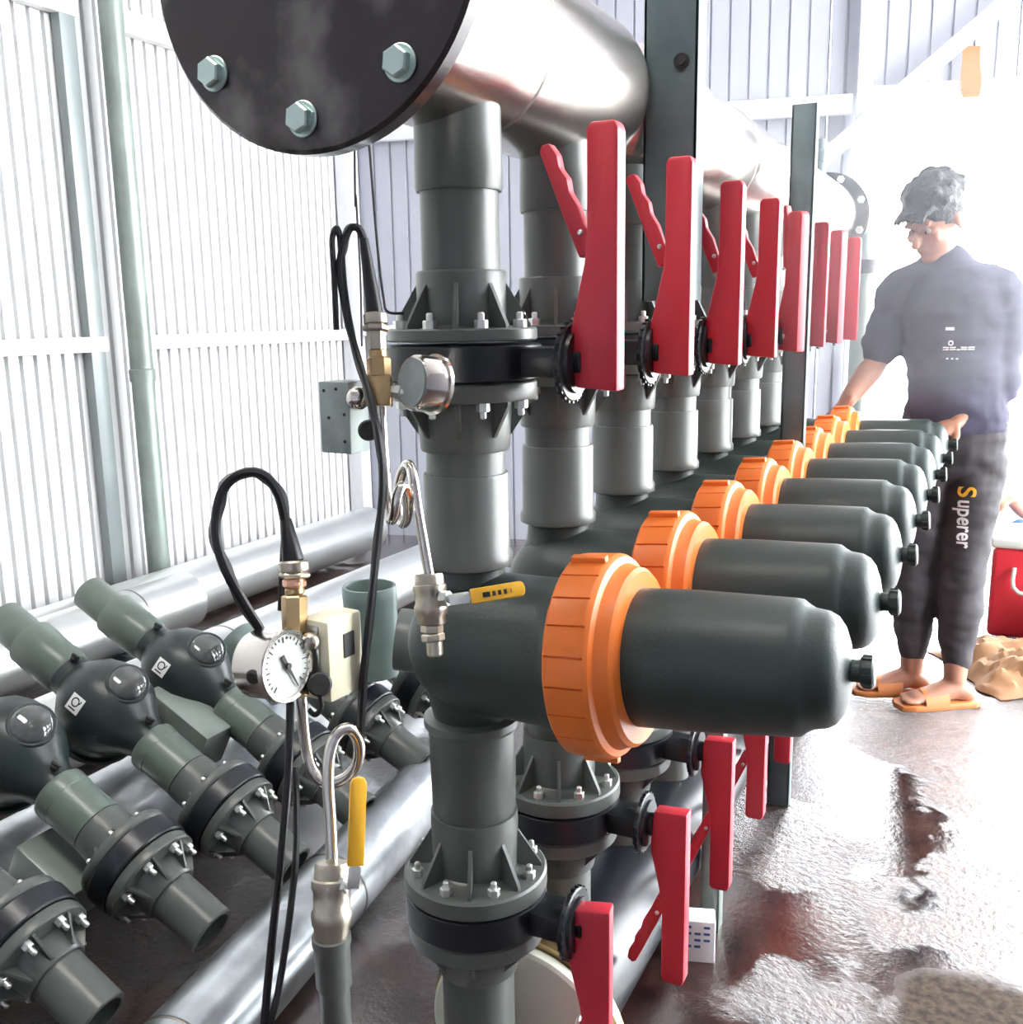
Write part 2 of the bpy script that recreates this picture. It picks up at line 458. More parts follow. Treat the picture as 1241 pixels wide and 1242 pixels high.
def upper_riser(i):
    y = Y0 + S * i
    t = thing('riser_pipe', (X0, y, 1.25), 'grey plastic flanged pipe dropping from the steel manifold, ' + ORD[i], 'pipe', 'upper riser pipes under the manifold')
    mb = MB(); rings(mb, X0, y, [(1.52, 0), (1.52, .0535), (1.425, .0545), (1.421, .053), (1.421, 0)]); mb.build('socket', 'pvc', t)
    mb = MB(); rings(mb, X0, y, [(1.421, 0), (1.421, .049), (1.326, .049), (1.326, 0)]); mb.build('pipe', 'pvc', t)
    mb = MB(); rings(mb, X0, y, [(1.326, 0), (1.326, .055), (1.323, .057), (1.26, .0565), (1.256, .07), (1.256, .093), (1.254, .095), (1.242, .095), (1.240, .093), (1.240, 0)])
    gussets(mb, X0, y, 1.31, 1.254, .053, .034); mb.build('flange', 'pvc', t)
    make_bolts(t, X0, y, 1.254, 1, .081)
    return t


def middle_riser(i):
    y = Y0 + S * i
    t = thing('pipe_spool', (X0, y, .95), 'grey plastic pipe coupling between upper valve and filter inlet, ' + ORD[i], 'pipe', 'pipe couplings above the filters')
    mb = MB(); rings(mb, X0, y, [(1.190, 0), (1.190, .092), (1.188, .094), (1.170, .094), (1.167, .092), (1.164, .062), (1.105, .0585), (1.101, .057), (1.101, 0)])
    gussets(mb, X0, y, 1.12, 1.168, .056, .032, down=False); mb.build('flange', 'pvc', t)
    mb = MB(); rings(mb, X0, y, [(1.101, 0), (1.101, .0515), (1.071, .0515), (1.071, 0)]); mb.build('pipe', 'pvc', t)
    mb = MB(); rings(mb, X0, y, [(1.071, 0), (1.071, .0545), (1.068, .056), (.968, .0565), (.962, .060), (.950, .060), (.948, .056), (.948, 0)]); mb.build('socket', 'pvc', t)
    make_bolts(t, X0, y, 1.168, -1, .081)
    return t


HP = [(-.0255, -.030), (.0285, -.034), (.0285, .262), (.024, .271), (-.006, .271), (-.0105, .264), (-.0105, .150), (-.013, .118), (-.026, .06), (-.031, .04), (-.031, .02)]


def butterfly(i, z, flip=1, rot=0, closed=False, dx=0):
    y = Y0 + S * i
    if flip > 0: lab = 'butterfly valve with upright red handle above its filter, ' + ORD[i]
    else: lab = 'butterfly valve with hanging red handle below its filter, ' + ORD[i]
    t = thing('butterfly_valve', (X0, y, z), lab, 'valve', ('upper' if flip > 0 else 'lower') + ' butterfly valves with red handles')
    mb = MB(); rings(mb, X0, y, [(z + .022, 0), (z + .022, .097), (z + .02, .1), (z - .02, .1), (z - .022, .097), (z - .022, 0)])
    mb.build('body', 'black', t)
    mb = MB().box((X0 + .115, y, z), (.06, .058, .036), bev=.004); mb.cyl((X0 + .12, y, z), (X0 + .168, y, z), .019, seg=20); mb.build('neck', 'black', t)
    hx = X0 + .185 + dx; xd = Vector((1, 0, 0)); 
    mb = MB().lathe((X0 + .145, y, z), (1, 0, 0), [(0, 0), (0, .046), (.002, .048), (.007, .048), (.009, .046), (.009, .038), (.014, .037), (.014, 0)], 32)
    for k in range(24):
        a = 2 * pi * k / 24; d = Vector((0, cos(a), sin(a)))
        mb.box(Vector((X0 + .1495, y, z)) + d * .048, (.006, .004, .004), (1, 0, 0), d, xd.cross(d))
    mb.build('locking_plate', 'black', t)
    MB().cyl((X0 + .15, y, z), (hx + .012, y, z), .010, seg=16).build('stem', 'zincw', t)
    R_ = Matrix.Rotation(rot, 3, 'Z'); ex = R_ @ Vector((1, 0, 0)); ey = R_ @ Vector((0, 1, 0)); ez = Vector((0, 0, flip))
    org = Vector((hx, y, z))
    hb = MB().prism(HP, org - ey * .014, ex, ez, ey, .028, bev=.0035).build('handle', 'red', t)
    # squeeze lever
    if closed: d = Vector((ex * -.05 + ez * 1).normalized()); p0 = org + ez * .15 - ex * .016
    else: d = (ex * -.42 + ez * 1).normalized(); p0 = org + ez * .125 - ex * .012
    sd = d.cross(ey).normalized()
    poly = [(-.009, 0), (.010, 0), (.0105, .05), (.009, .132), (.004, .138), (-.006, .136), (-.010, .12), (-.007, .105), (-.011, .09), (-.0075, .075), (-.011, .055), (-.009, .03)]
    if closed: poly = [(a * .6, c) for a, c in poly]
    sq = MB().prism(poly, p0 - ey * .009, sd, d, ey, .018, bev=.002).build('squeeze_lever', 'red', t)
    q = org + ez * .150 - ex * .019
    MB().cyl(q - ey * .013, q + ey * .013, .0035, seg=10).build('pin', 'zincw', sq)
    return t


def disc_filter(i):
    y = Y0 + S * i; z = .850
    t = thing('disc_filter', (X0, y, z), 'dark green horizontal disc filter with orange clamp ring, ' + ORD[i], 'water filter', 'row of horizontal disc filters')
    mb = MB().lathe((X0 - .078, y, z - .008), (1, 0, 0), [(0, 0), (.004, .03), (.014, .055), (.03, .074), (.05, .086), (.075, .093), (.09, .095), (.205, .096), (.225, .100), (.240, .106), (.240, 0)], 48)
    rings(mb, X0, y, [(.951, 0), (.951, .047), (.92, .050), (.90, .062), (.85, .075)]); rings(mb, X0, y, [(.85, .075), (.80, .070), (.770, .060), (.735, .052), (.722, .052), (.722, 0)])
    mb.build('inlet_body', 'body', t)
    # clamp ring and canister sit on an axis that rises slightly toward the free end
    ta = radians(4.2); FA = Vector((cos(ta), 0, sin(ta))); FP = Vector((-sin(ta), 0, cos(ta))); o0 = Vector((X0 + .160, y, z - .004)); YV = Vector((0, 1, 0))
    NB = 22; vs = []; fs = []
    xs = [(0, .112, 0), (.002, .122, 0), (.006, .127, 0), (.010, .1275, 1), (.052, .128, 1), (.055, .1275, 0), (.060, .124, 0), (.063, .116, 0), (.068, .113, 0), (.080, .111, 0), (.085, .106, 0), (.086, .078, 0), (0, .078, 0)]
    angs = []
    for k in range(NB):
        a0 = 2 * pi * k / NB
        for f_, dp_ in ((0, 0), (.01, -.0045), (.065, -.0045), (.075, 0), (.36, 0), (.68, 0)):
            angs.append((a0 + f_ * 2 * pi / NB, dp_))
    for a, dd in angs:
        dirv = YV * cos(a) + FP * sin(a)
        for x_, r_, g in xs:
            vs.append(o0 + FA * x_ + dirv * (r_ + (dd if g else 0)))
    n = len(xs); A = len(angs)
    for j in range(A):
        j2 = (j + 1) % A
        for q in range(n):
            q2 = (q + 1) % n; fs.append((j * n + q, j2 * n + q, j2 * n + q2, j * n + q2))
    MB().add(vs, fs).build('clamp_ring', 'orange', t, ang=30)
    for a in (1.75, 4.5):
        d = YV * cos(a) + FP * sin(a); e = FA.cross(d)
        MB().box(o0 + FA * .032 + d * .130, (.046, .012, .010), FA, e, d, bev=.002).build('ring_lug', 'orange', t)
    cb = o0 + FA * .078
    pf = [(0, 0), (0, .0860), (.08, .085), (.193, .0800), (.200, .079), (.207, .0735), (.214, .0695), (.222, .0680), (.230, .0665), (.239, .061), (.246, .051), (.251, .036), (.254, .020), (.255, 0)]
    MB().lathe(cb, FA, pf, 56).build('canister', 'body', t, ang=50)
    rb = MB()
    rb.lathe(cb + FA * .250, FA, [(0, 0), (0, .013), (.014, .013), (.014, .016), (.016, .0175), (.027, .0175), (.029, .015), (.029, 0)], 24)
    for k in range(10):
        a = 2 * pi * k / 10; d = YV * cos(a) + FP * sin(a); rb.box(cb + FA * .271 + d * .0175, (.010, .004, .003), FA, FA.cross(d), d)
    rb.build('drain_plug', 'body', t)
    return t


def lower_spool(i):
    y = Y0 + S * i
    t = thing('lower_pipe_spool', (X0, y, .6), 'grey plastic pipe coupling with gusseted flange under the filter, ' + ORD[i], 'pipe', 'pipe couplings below the filters')
    mb = MB(); rings(mb, X0, y, [(.738, 0), (.738, .060), (.735, .066), (.725, .066), (.718, .060), (.60, .058), (.596, .056), (.596, 0)]); mb.build('socket', 'pvc', t)
    mb = MB(); rings(mb, X0, y, [(.596, 0), (.596, .0605), (.58, .061), (.515, .059), (.512, .063), (.510, .098), (.507, .101), (.486, .101), (.483, .098), (.483, 0)])
    gussets(mb, X0, y, .565, .509, .057, .036); mb.build('flange', 'pvc', t)
    make_bolts(t, X0, y, .509, 1, .084)
    return t


def lower_stub(i):
    y = Y0 + S * i
    t = thing('outlet_stub', (X0, y, .3), 'short grey flanged outlet pipe under the lower valve, ' + ORD[i], 'pipe', 'outlet pipes at the bottom of the station')
    mb = MB(); rings(mb, X0, y, [(.435, 0), (.435, .094), (.432, .097), (.412, .097), (.409, .094), (.402, .066), (.355, .058), (.352, .055), (.352, 0)])
    gussets(mb, X0, y, .37, .41, .056, .034, down=False); mb.build('flange', 'pvc', t)
    zb = .002 if i == 0 else .245
    mb = MB(); rings(mb, X0, y, [(.352, 0), (.352, .052), (zb, .052), (zb, 0)]); mb.build('pipe', 'pvc', t)
    return t


def row(fn, n, ynear=0):
    first = fn(0); out = [first]
    for i in range(1, n):
        c = copy_tree(first); c.location.y += S * i
        c['label'] = first['label'].replace(ORD[0], ORD[i]); out.append(c)
    return out


row(upper_riser, 8); row(middle_riser, 8); row(disc_filter, 8); row(lower_spool, 6)
ls0 = lower_stub(0); ls1 = lower_stub(1)
for i in range(2, 6):
    c = copy_tree(ls1); c.location.y += S * (i - 1); c['label'] = ls1['label'].replace(ORD[1], ORD[i])
v0 = butterfly(0, 1.214)
for i in (1, 2, 3, 5, 7):
    c = copy_tree(v0); c.location.y += S * i; c['label'] = v0['label'].replace(ORD[0], ORD[i])
for i in (4, 6):
    butterfly(i, 1.214, rot=radians(-28), closed=True)
butterfly(0, .459, flip=-1, rot=radians(10), closed=True, dx=-.010)
v1 = butterfly(1, .459, flip=-1, dx=.010)
for i in range(2, 6):
    c = copy_tree(v1); c.location.y += S * (i - 1); c['label'] = v1['label'].replace(ORD[1], ORD[i])

# ---- steel manifold
XM, ZM, RM = -.640, 1.615, .120
t = thing('manifold_pipe', (XM, 1.2, ZM), 'large stainless steel manifold pipe with the dark bolted end plate facing the camera', 'manifold')
MB().lathe((XM, .885, ZM), (0, 1, 0), [(0, 0), (0, RM), (.66, RM), (.685, RM * .97), (.71, RM * .86), (.725, RM * .68), (.735, RM * .4), (.738, 0)], 72).build('pipe', 'steel', t, ang=50)
MB().lathe((XM, .868, ZM), (0, 1, 0), [(0, 0), (0, .150), (.004, .155), (.012, .155), (.014, .132), (.04, .124), (.042, .1205), (.06, .1203)], 72).build('collar', 'polished', t)
MB().lathe((XM, 1.195, ZM), (0, 1, 0), [(0, RM), (.002, RM + .0012), (.005, RM + .0012), (.007, RM)], 72).build('weld_seam', 'weld', t)
FX, FY, FZ, FR = -.626, .842, 1.621, .191
pl = MB().lathe((FX, FY + .024, FZ), (0, -1, 0), [(0, 0), (0, FR - .002), (.002, FR), (.020, FR), (.024, FR - .004), (.024, 0)], 96).build('end_plate', 'disc', t)
for k in range(8):
    a = radians(-94 + 44 * k if False else -94 + 45 * k)
    p = Vector((FX + .158 * cos(a), FY, FZ + .158 * sin(a)))
    MB().cyl(p, p - Vector((0, .003, 0)), .0175, seg=28, ch=.001).hexa(p - Vector((0, .003, 0)), p - Vector((0, .013, 0)), .0145, rot=.4).build('bolt', 'zinc', pl)
    p2 = p + Vector((0, .026, 0))
    MB().hexa(p2, p2 + Vector((0, .014, 0)), .0145).cyl(p2, p2 + Vector((0, .025, 0)), .007, seg=12).build('nut', 'zincw', pl)
t = thing('manifold_pipe', (XM, 2.6, ZM), 'far section of the steel manifold pipe running on behind the dark hanging post', 'manifold')
yE = 3.98
MB().lathe((XM, 1.665, ZM), (0, 1, 0), [(0, 0), (.01, RM * .6), (.03, RM * .85), (.06, RM * .97), (.08, RM), (yE - 1.665, RM), (yE - 1.665, 0)], 72).build('pipe', 'steel', t, ang=50)
for yy in (2.32, 2.95, 3.5): MB().lathe((XM, yy, ZM), (0, 1, 0), [(0, RM), (.002, RM + .0012), (.006, RM + .0012), (.008, RM)], 72).build('weld_seam', 'weld', t)
MB().lathe((XM, yE, ZM), (0, 1, 0), [(0, 0), (0, .155), (.015, .155), (.015, .16), (.035, .16), (.035, 0)], 60).build('end_flange', 'disc', t)
for k in range(8):
    a = radians(22 + 45 * k); p = Vector((XM + .14 * cos(a), yE, ZM + .14 * sin(a)))
    MB().hexa(p, p - Vector((0, .014, 0)), .014).build('bolt', 'zincw', t)
MB().cyl((XM, 1.58, ZM), (XM, 1.70, ZM), .05, seg=30).build('linking_pipe', 'steel', tag(thing('linking_pipe', (XM, 1.64, ZM)), 'short steel pipe joining the two manifold sections', 'pipe'))
# elbow drop, air valve at the far end
c0 = Vector((XM + .22, yE + .10, ZM - .02))
el = thing('elbow_pipe', (XM + .14, yE + .1, 1.2), 'grey drop pipe with elbow at the far end of the manifold', 'pipe')
MB().tube([(XM, yE + .035, ZM), (XM + .06, yE + .08, ZM), (XM + .10, yE + .1, ZM - .01), (XM + .135, yE + .1, ZM - .06), (XM + .14, yE + .1, ZM - .15), (XM + .14, yE + .1, ZM - .75)], .040, seg=24).build('pipe', 'drain', el)
MB().lathe((XM + .14, yE + .1, ZM - .16), (0, 0, -1), [(0, 0), (0, .07), (.02, .07), (.02, .05), (.03, .05), (.03, .07), (.05, .07), (.05, 0)], 36).build('flange', 'disc', el)
av = thing('air_valve', (XM + .02, 3.72, ZM + RM), 'small dark air valve standing on top of the far manifold section', 'valve')
MB().cyl((XM + .02, 3.72, ZM + RM - .01), (XM + .02, 3.72, ZM + RM + .05), .022, seg=20).build('neck', 'post', av)
MB().lathe((XM + .02, 3.72, ZM + RM + .04), (0, 0, 1), [(0, 0), (0, .028), (.04, .03), (.045, .026), (.06, .026), (.075, .018), (.08, 0)], 24).build('body', 'post', av)


def steel_post(x, y, z0, z1, sx, sy, label, m='post', cap=True, holes=()):
    t = thing('steel_post', (x, y, z0), label, 'post')
    # channel section: web facing the camera with two side flanges
    mb = MB().box((x, y - sy / 2 + .003, (z0 + z1) / 2), (sx, .006, z1 - z0), bev=.0015)
    mb.box((x + sx / 2 - .003, y, (z0 + z1) / 2), (.006, sy, z1 - z0), bev=.0015)
    mb.box((x - sx / 2 + .003, y, (z0 + z1) / 2), (.006, sy, z1 - z0), bev=.0015)
    mb.build('channel', m, t)
    for hz, hx in holes:
        MB().lathe((x + hx, y - sy / 2 - .001, hz), (0, -1, 0), [(0, 0), (0, .013), (.004, .012), (.004, .008), (.008, .007), (.008, 0)], 12).build('bolt', 'disc', t)
    return t


steel_post(-.502, 1.63, 1.29, 3.6, .088, .045, 'wide dark grey steel post hanging in front of the manifold gap', holes=((1.655, .018),))
o = steel_post(-.449, 2.475, 0, 1.735, .056, .034, 'dark steel post standing between the fifth and sixth filters')
steel_post(-.80, 2.17, 0, 1.48, .05, .10, 'dark steel post behind the risers between the second and third columns')
steel_post(-.80, 3.90, 0, 1.48, .05, .10, 'dark steel post at the far back of the filter row')
steel_post(-.470, 1.875, 0, .69, .040, .034, 'short grey steel leg beneath the filters beside the hanging red handles', m='drain')

# lower cream manifold
t = thing('lower_manifold', (-.60, 1.9, .15), 'dark lower manifold pipe with round cream end cap under the filters', 'manifold')
MB().lathe((-.60, 1.24, .15), (0, 1, 0), [(0, 0), (0, .09), (.012, .103), (.03, .105), (2.2, .105), (2.2, 0)], 56).build('pipe', 'black', t)
MB().lathe((-.60, 1.215, .165), (0, 1, 0), [(0, 0), (0, .150), (.004, .155), (.02, .155), (.022, .152), (.022, 0)], 56).build('end_cap', 'creamd', t)
MB().lathe((-.60, 1.238, .165), (0, 1, 0), [(0, 0), (0, .165), (.018, .165), (.018, 0)], 56).build('gasket', 'brass', t)

# small printed carton on the floor under the filters
p = at(845, 1158, Z=0)
t = thing('carton', p, 'small white printed carton on the wet floor beside the grey leg', 'carton')
MB().box(p + Vector((0, 0, .045)), (.07, .05, .09), (cos(.3), sin(.3), 0), (-sin(.3), cos(.3), 0), bev=.003).build('box', 'white', t)
mb = MB(); e1 = Vector((cos(.3), sin(.3), 0)); e2 = Vector((-sin(.3), cos(.3), 0))
for r in range(4):
    for c in range(3):
        if (r * 3 + c) % 5 != 1: mb.box(p + Vector((0, 0, .078 - r * .014)) - e2 * .0255 + e1 * (-.018 + c * .018), (.012, .001, .005), e1, e2)
mb.build('print', 'jeans', t)


# ------------------------------------------------------------------ helper: fittings described on the picture rays at a distance
def P(px, py, D): return at(px, py, D=D)


def gauge(t, c, n, r, depth, face_first=True, needle=-.9, plug=None):
    """c centre of the dial, n dial normal"""
    n = Vector(n).normalized()
    MB().lathe(c - n * depth, n, [(0, 0), (0, r * .90), (.004, r * .94), (depth * .85, r * .94), (depth * .85, r), (depth * .97, r), (depth, r * .97), (depth, r * .88), (depth * .93, r * .86)], 44).build('case', 'polished', t)
    d = MB().lathe(c - n * (depth * .10), n, [(0, 0), (0, r * .88), (.001, r * .88), (.001, 0)], 40).build('dial', 'dial', t)
    ax, u, v = basis(n)
    mk = MB()
    for k in range(25):
        a = radians(-135 + k * 270 / 24); dr_ = u * sin(a) + v * cos(a)
        l = .16 if k % 4 == 0 else .08
        mk.box(c - n * (depth * .10 - .0018) + dr_ * r * (.80 - l / 2), (r * .025, r * l, .0006), n.cross(dr_), dr_, n)
    mk.build('scale_marks', 'ink', d)
    dd = u * sin(needle) + v * cos(needle); sd = n.cross(dd)
    o0 = c - n * (depth * .10 - .003)
    mb = MB().prism([(-r * .06, -r * .35), (r * .06, -r * .35), (r * .045, 0), (r * .012, r * .72), (-r * .012, r * .72), (-r * .045, 0)], o0, sd, dd, n, .001, bev=0)
    mb.cyl(o0, o0 + n * .003, r * .09, seg=14, ch=.0002); mb.build('needle', 'ink', d)
    if plug is not None:
        q = c - n * depth * .45 + plug.normalized() * r * .93
        MB().cyl(q - plug.normalized() * .003, q + plug.normalized() * .004, .0075, seg=18).build('filler_plug', 'ink', t)


def ball_valve(t, pts, rad, m='nickel', seg=28):
    """pts bottom->top"""
    a, b = pts; ax = (b - a); h = ax.length
    MB().lathe(a, ax, [(0, 0), (0, rad * .8), (h * .04, rad * .86), (h * .16, rad * .86), (h * .2, rad * .95), (h * .3, rad), (h * .36, rad * 1.0), (h * .42, rad * .9), (h * .62, rad * .9), (h * .68, rad), (h * .78, rad), (h * .8, rad * .88), (h * .96, rad * .86), (h, rad * .8), (h, 0)], seg).build('body', m, t)


def lever(t, a, b, c, wid, th, nrm, m='yellow'):
    """steel shank a->b, coloured grip b->c"""
    for p, q, mm, nm, w_, tt in ((a, b, 'zincw', 'shank', wid * .75, th * .5), (b, c, m, 'grip', wid, th)):
        d = (q - p).normalized(); n = Vector(nrm); n = (n - d * n.dot(d)).normalized(); s_ = d.cross(n); l = (q - p).length
        poly = [(0, -w_ / 2), (l * .93, -w_ / 2), (l * .98, -w_ * .36), (l, 0), (l * .98, w_ * .36), (l * .93, w_ / 2), (0, w_ / 2)]
        o = MB().prism(poly, p - n * tt / 2, d, s_, n, tt, bev=min(.0015, tt * .3)).build(nm, mm, t)
    return o, d, s_, n


# ---- first gauge stand, left foreground
D1 = 1.0
foot = P(405, 1190, D1)
t = thing('gauge_stand', (foot.x, foot.y, 0), 'siphon tube on grey pipe with yellow lever valve, left foreground', 'gauge stand')
top = P(404, 1128, D1)
MB().lathe((foot.x, foot.y, .001), (0, 0, 1), [(0, 0), (0, .0155), (top.z - .06, .0155), (top.z - .055, .018), (top.z - .012, .018), (top.z - .008, .0195), (top.z, .0195), (top.z, 0)], 28).build('pipe', 'pvc', t)
ball_valve(t, (Vector((foot.x, foot.y, top.z - .004)), P(403, 1046, D1)), .0205)
sb = P(420, 1072, D1 - .012)
MB().hexa(P(405, 1075, D1 - .01), sb, .009).cyl(P(405, 1075, D1 - .01), sb + RT * .006, .005, seg=12).build('stem', 'zincw', t)
lever(t, P(428, 1078, D1 - .02), P(431, 1050, D1 - .02), P(435, 942, D1 - .02), .0165, .006, -FW + RT * .3)
tp = [(403, 1048, 0), (401, 1000, 0), (398, 950, 0), (400, 915, 0), (409, 891, .004), (424, 884, .010), (435, 900, .018), (434, 925, .026), (420, 943, .034), (398, 950, .04), (382, 938, .045), (373, 915, .045), (368, 880, .04), (366, 845, .034), (362, 800, .03), (360, 770, .03)]
MB().tube([P(a, b_, D1 + c) for a, b_, c in tp], .0062, seg=16).build('siphon_tube', 'polished', t)
# tee, gland
tt = thing('pressure_switch', P(360, 780, D1 + .03), 'cream pressure switch box with brass tee behind the front gauge', 'pressure switch')
Dm = D1 + .03
MB().hexa(P(358, 768, Dm), P(357, 722, Dm), .0135).cyl(P(358, 722, Dm), P(357, 712, Dm), .010).cyl(P(362, 845, Dm), P(358, 768, Dm), .0115).build('tee', 'brass', tt)
MB().cyl(P(357, 714, Dm), P(357, 700, Dm), .011).hexa(P(357, 712, Dm), P(357, 703, Dm), .0125).build('adapter', 'copper', tt)
MB().hexa(P(357, 701, Dm), P(357, 694, Dm), .0165).cyl(P(357, 694, Dm), P(356, 680, Dm), .0155).build('gland', 'nickel', tt)
MB().cyl(P(356, 682, Dm), P(346, 628, Dm), .0115, .006, seg=20).build('boot', 'cable', tt)
Zu = Vector((0, 0, 1)); yb = radians(62)
bx = (RT * cos(yb) - FW * sin(yb)); bx.z = 0; bx.normalize(); by = Zu.cross(bx)
# box: front (right) face normal = n1, side face = n2
fn = (-FW * cos(radians(58)) + RT * sin(radians(58))); fn.z = 0; fn.normalize(); sd_ = Zu.cross(fn)
bc = P(403, 792, D1 + .055)
cs = MB().box(bc, (.040, .054, .088), fn, sd_, Zu, bev=.004).build('case', 'cream', tt)
pf_ = bc + fn * .0203
MB().box(pf_ + Zu * .012 + sd_ * .004, (.002, .016, .026), fn, sd_, Zu).build('window', 'ink', cs)
sf = bc - sd_ * .0275
MB().box(sf + Zu * .008 - fn * .004, (.024, .003, .060), fn, sd_, Zu, bev=.001).build('bracket', 'galv', cs)
MB().sphere(P(377, 778, D1 + .02), .010, seg=16, rings=10).build('spring_cap', 'nickel', cs)
MB().cyl(P(388, 830, D1 + .01), P(388, 830, D1 + .03), .0125, seg=24).build('knob', 'ink', cs)
MB().tube([P(388, 842, D1 + .02), P(390, 858, D1 + .02), P(382, 867, D1 + .02), P(374, 860, D1 + .02)], .0028).build('wire_loop', 'cable', cs)
tg = thing('pressure_gauge', P(345, 808, D1), 'round steel pressure gauge with white dial, left foreground', 'gauge')
gn = (-FW * cos(radians(60)) + RT * sin(radians(60)))
gauge(tg, P(350, 808, D1 - .01), gn, .037, .044, needle=2.7, plug=(-FW * .9 - UP * .2 - RT * .35))
MB().cyl(P(352, 812, D1 + .012), P(360, 812, D1 + .03), .007, seg=14).build('connector', 'brass', tg)

# ---- second gauge stand, at the first riser
D2 = 1.09
t = thing('gauge_stand', P(520, 760, D2), 'siphon tube and yellow lever valve hanging beside the first riser', 'gauge stand')
ball_valve(t, (P(524, 757, D2), P(520, 696, D2)), .0185)
MB().hexa(P(524, 768, D2), P(524, 757, D2), .0125).cyl(P(528, 796, D2), P(526, 768, D2), .009).hexa(P(526, 778, D2), P(525, 768, D2), .013).build('outlet', 'nickel', t)
MB().cyl(P(524, 727, D2 - .002), P(549, 726, D2 - .02), .0055, seg=14).hexa(P(536, 726, D2 - .012), P(545, 726, D2 - .018), .009).build('stem', 'zincw', t)
g, d, s_, n = lever(t, P(545, 728, D2 - .024), P(571, 724, D2 - .024), P(637, 713, D2 - .02), .0165, .006, -FW + UP * .2)
mb = MB(); gp = P(590, 721.5, D2 - .023) + n * .0032
for k, (wd, hh) in enumerate(((.008, .0055), (.0035, .005), (.0035, .005), (.0035, .005), (.001, .004))):
    mb.box(gp + d * (k * .0062 + (.002 if k else 0)), (wd, hh, .0006), d, s_, n)
mb.build('print', 'ink', g)
tp = [(521, 700, 0), (514, 660, 0), (507, 620, -.004), (502, 585, -.008), (497, 565, 0), (490, 568, .015), (483, 590, .03), (482, 615, .035), (488, 635, .03), (494, 625, .01), (494, 600, -.015), (488, 590, -.03), (482, 602, -.035), (479, 622, -.03), (474, 630, -.02), (470, 610, -.012), (467, 570, -.008), (464, 530, 0), (462, 492, 0)]
MB().tube([P(a, b_, D2 + c) for a, b_, c in tp], .0058, seg=16).build('siphon_tube', 'polished', t)
tt = thing('pressure_switch', P(440, 500, D2), 'grey green pressure switch box with brass tee beside the upper gauge', 'pressure switch')
MB().box(P(461, 474, D2), (.026, .022, .034), RT, FW, UP, bev=.002).hexa(P(460, 458, D2), P(459, 434, D2), .0135).cyl(P(459, 436, D2), P(458, 424, D2), .010).build('tee', 'brass', tt)
MB().hexa(P(457, 426, D2), P(456, 402, D2), .0105).build('adapter', 'nickel', tt)
MB().hexa(P(456, 402, D2), P(456, 394, D2), .0145).cyl(P(456, 395, D2), P(455, 380, D2), .0135).build('gland', 'nickel', tt)
MB().cyl(P(455, 383, D2), P(441, 288, D2), .0095, .005, seg=20).build('boot', 'cable', tt)
fn2 = (-FW * cos(radians(28)) - RT * sin(radians(28))); fn2.z = 0; fn2.normalize(); sd2 = Zu.cross(fn2)
bc = P(418, 505, D2 + .03)
cs = MB().box(bc, (.036, .042, .080), fn2, sd2, Zu, bev=.002).build('case', 'switch', tt)
mb = MB()
for a, b_ in ((-.013, .03), (.004, .032), (-.008, 0), (.014, .004), (.013, -.026)):
    MB().cyl(bc + fn2 * .0178 + sd2 * a + Zu * b_, bc + fn2 * .0188 + sd2 * a + Zu * b_, .0019, seg=10, ch=.0002).build('screw', 'ink', cs)
ms = mb
MB().sphere(P(434, 483, D2 + .0), .0135, seg=18, rings=12).build('bellows', 'polished', cs)
MB().cyl(P(447, 522, D2 - .02), P(447, 522, D2), .0115, seg=22).build('knob', 'ink', cs)
tg = thing('pressure_gauge', P(512, 468, D2), 'round steel pressure gauge seen from behind, before the upper valve', 'gauge')
gn = (FW * cos(radians(50)) + RT * sin(radians(50)) * 1 + UP * .0)
cg = P(530, 467, D2 - .005)
MB().lathe(cg - gn.normalized() * .033, gn, [(0, 0), (0, .028), (.004, .0305), (.028, .0305), (.028, .0335), (.032, .0335), (.033, .031), (.033, 0)], 44).build('case', 'polished', tg)
MB().lathe(cg - gn.normalized() * .0332, -gn, [(0, 0), (0, .026), (.001, .026), (.001, 0)], 40).build('back_plate', 'switch', tg)
MB().cyl(P(466, 473, D2), P(496, 478, D2 - .012), .006, seg=14).hexa(P(480, 475, D2 - .006), P(488, 476, D2 - .009), .0085).build('connector', 'zincw', tg)
q = P(525, 463, D2 - .035); MB().cyl(q, q - FW * .004 - UP * 0, .0045, seg=16).build('filler_plug', 'ink', tg)

# ---- cables
def cable(pts, r, label, name='cable', cat='cable', strands=1, off=.0):
    t = None
    mb = MB()
    for s_ in range(strands):
        mb.tube([P(a + off * s_ * (1 if i % 2 else -1) * (0 if i in (0, len(pts) - 1) else 1), b_, c + .006 * s_) for i, (a, b_, c) in enumerate(pts)], r, seg=8)
    o = mb.build(name, 'cable'); tag(o, label, cat); return o


cable([(346, 632, D1 + .03), (338, 600, D1 + .02), (322, 578, D1 + .015), (300, 573, D1 + .01), (277, 585, D1 + .01), (265, 610, D1 + .01), (262, 650, D1 + .01), (273, 690, D1 + .01), (295, 730, D1 + .02), (316, 764, D1 + .03)], .0052, 'thick looped black cable bundle above the front gauge', strands=3, off=1.6)
cable([(345, 640, D1 + .04), (342, 690, D1 + .05), (340, 740, D1 + .06)], .003, 'short black cable hanging behind the front gland')
cable([(352, 852, D1 + .03), (350, 930, D1 + .01), (341, 1040, D1), (330, 1140, D1), (320, 1250, D1), (310, 1400, D1)], .0042, 'black cable falling past the siphon tube on its left')
cable([(358, 930, D1 + .04), (360, 1000, D1 + .03), (358, 1050, D1 + .02), (349, 1130, D1 + .01), (337, 1205, D1), (325, 1260, D1), (310, 1400, D1)], .0036, 'second black cable falling to the floor nearer the siphon tube')
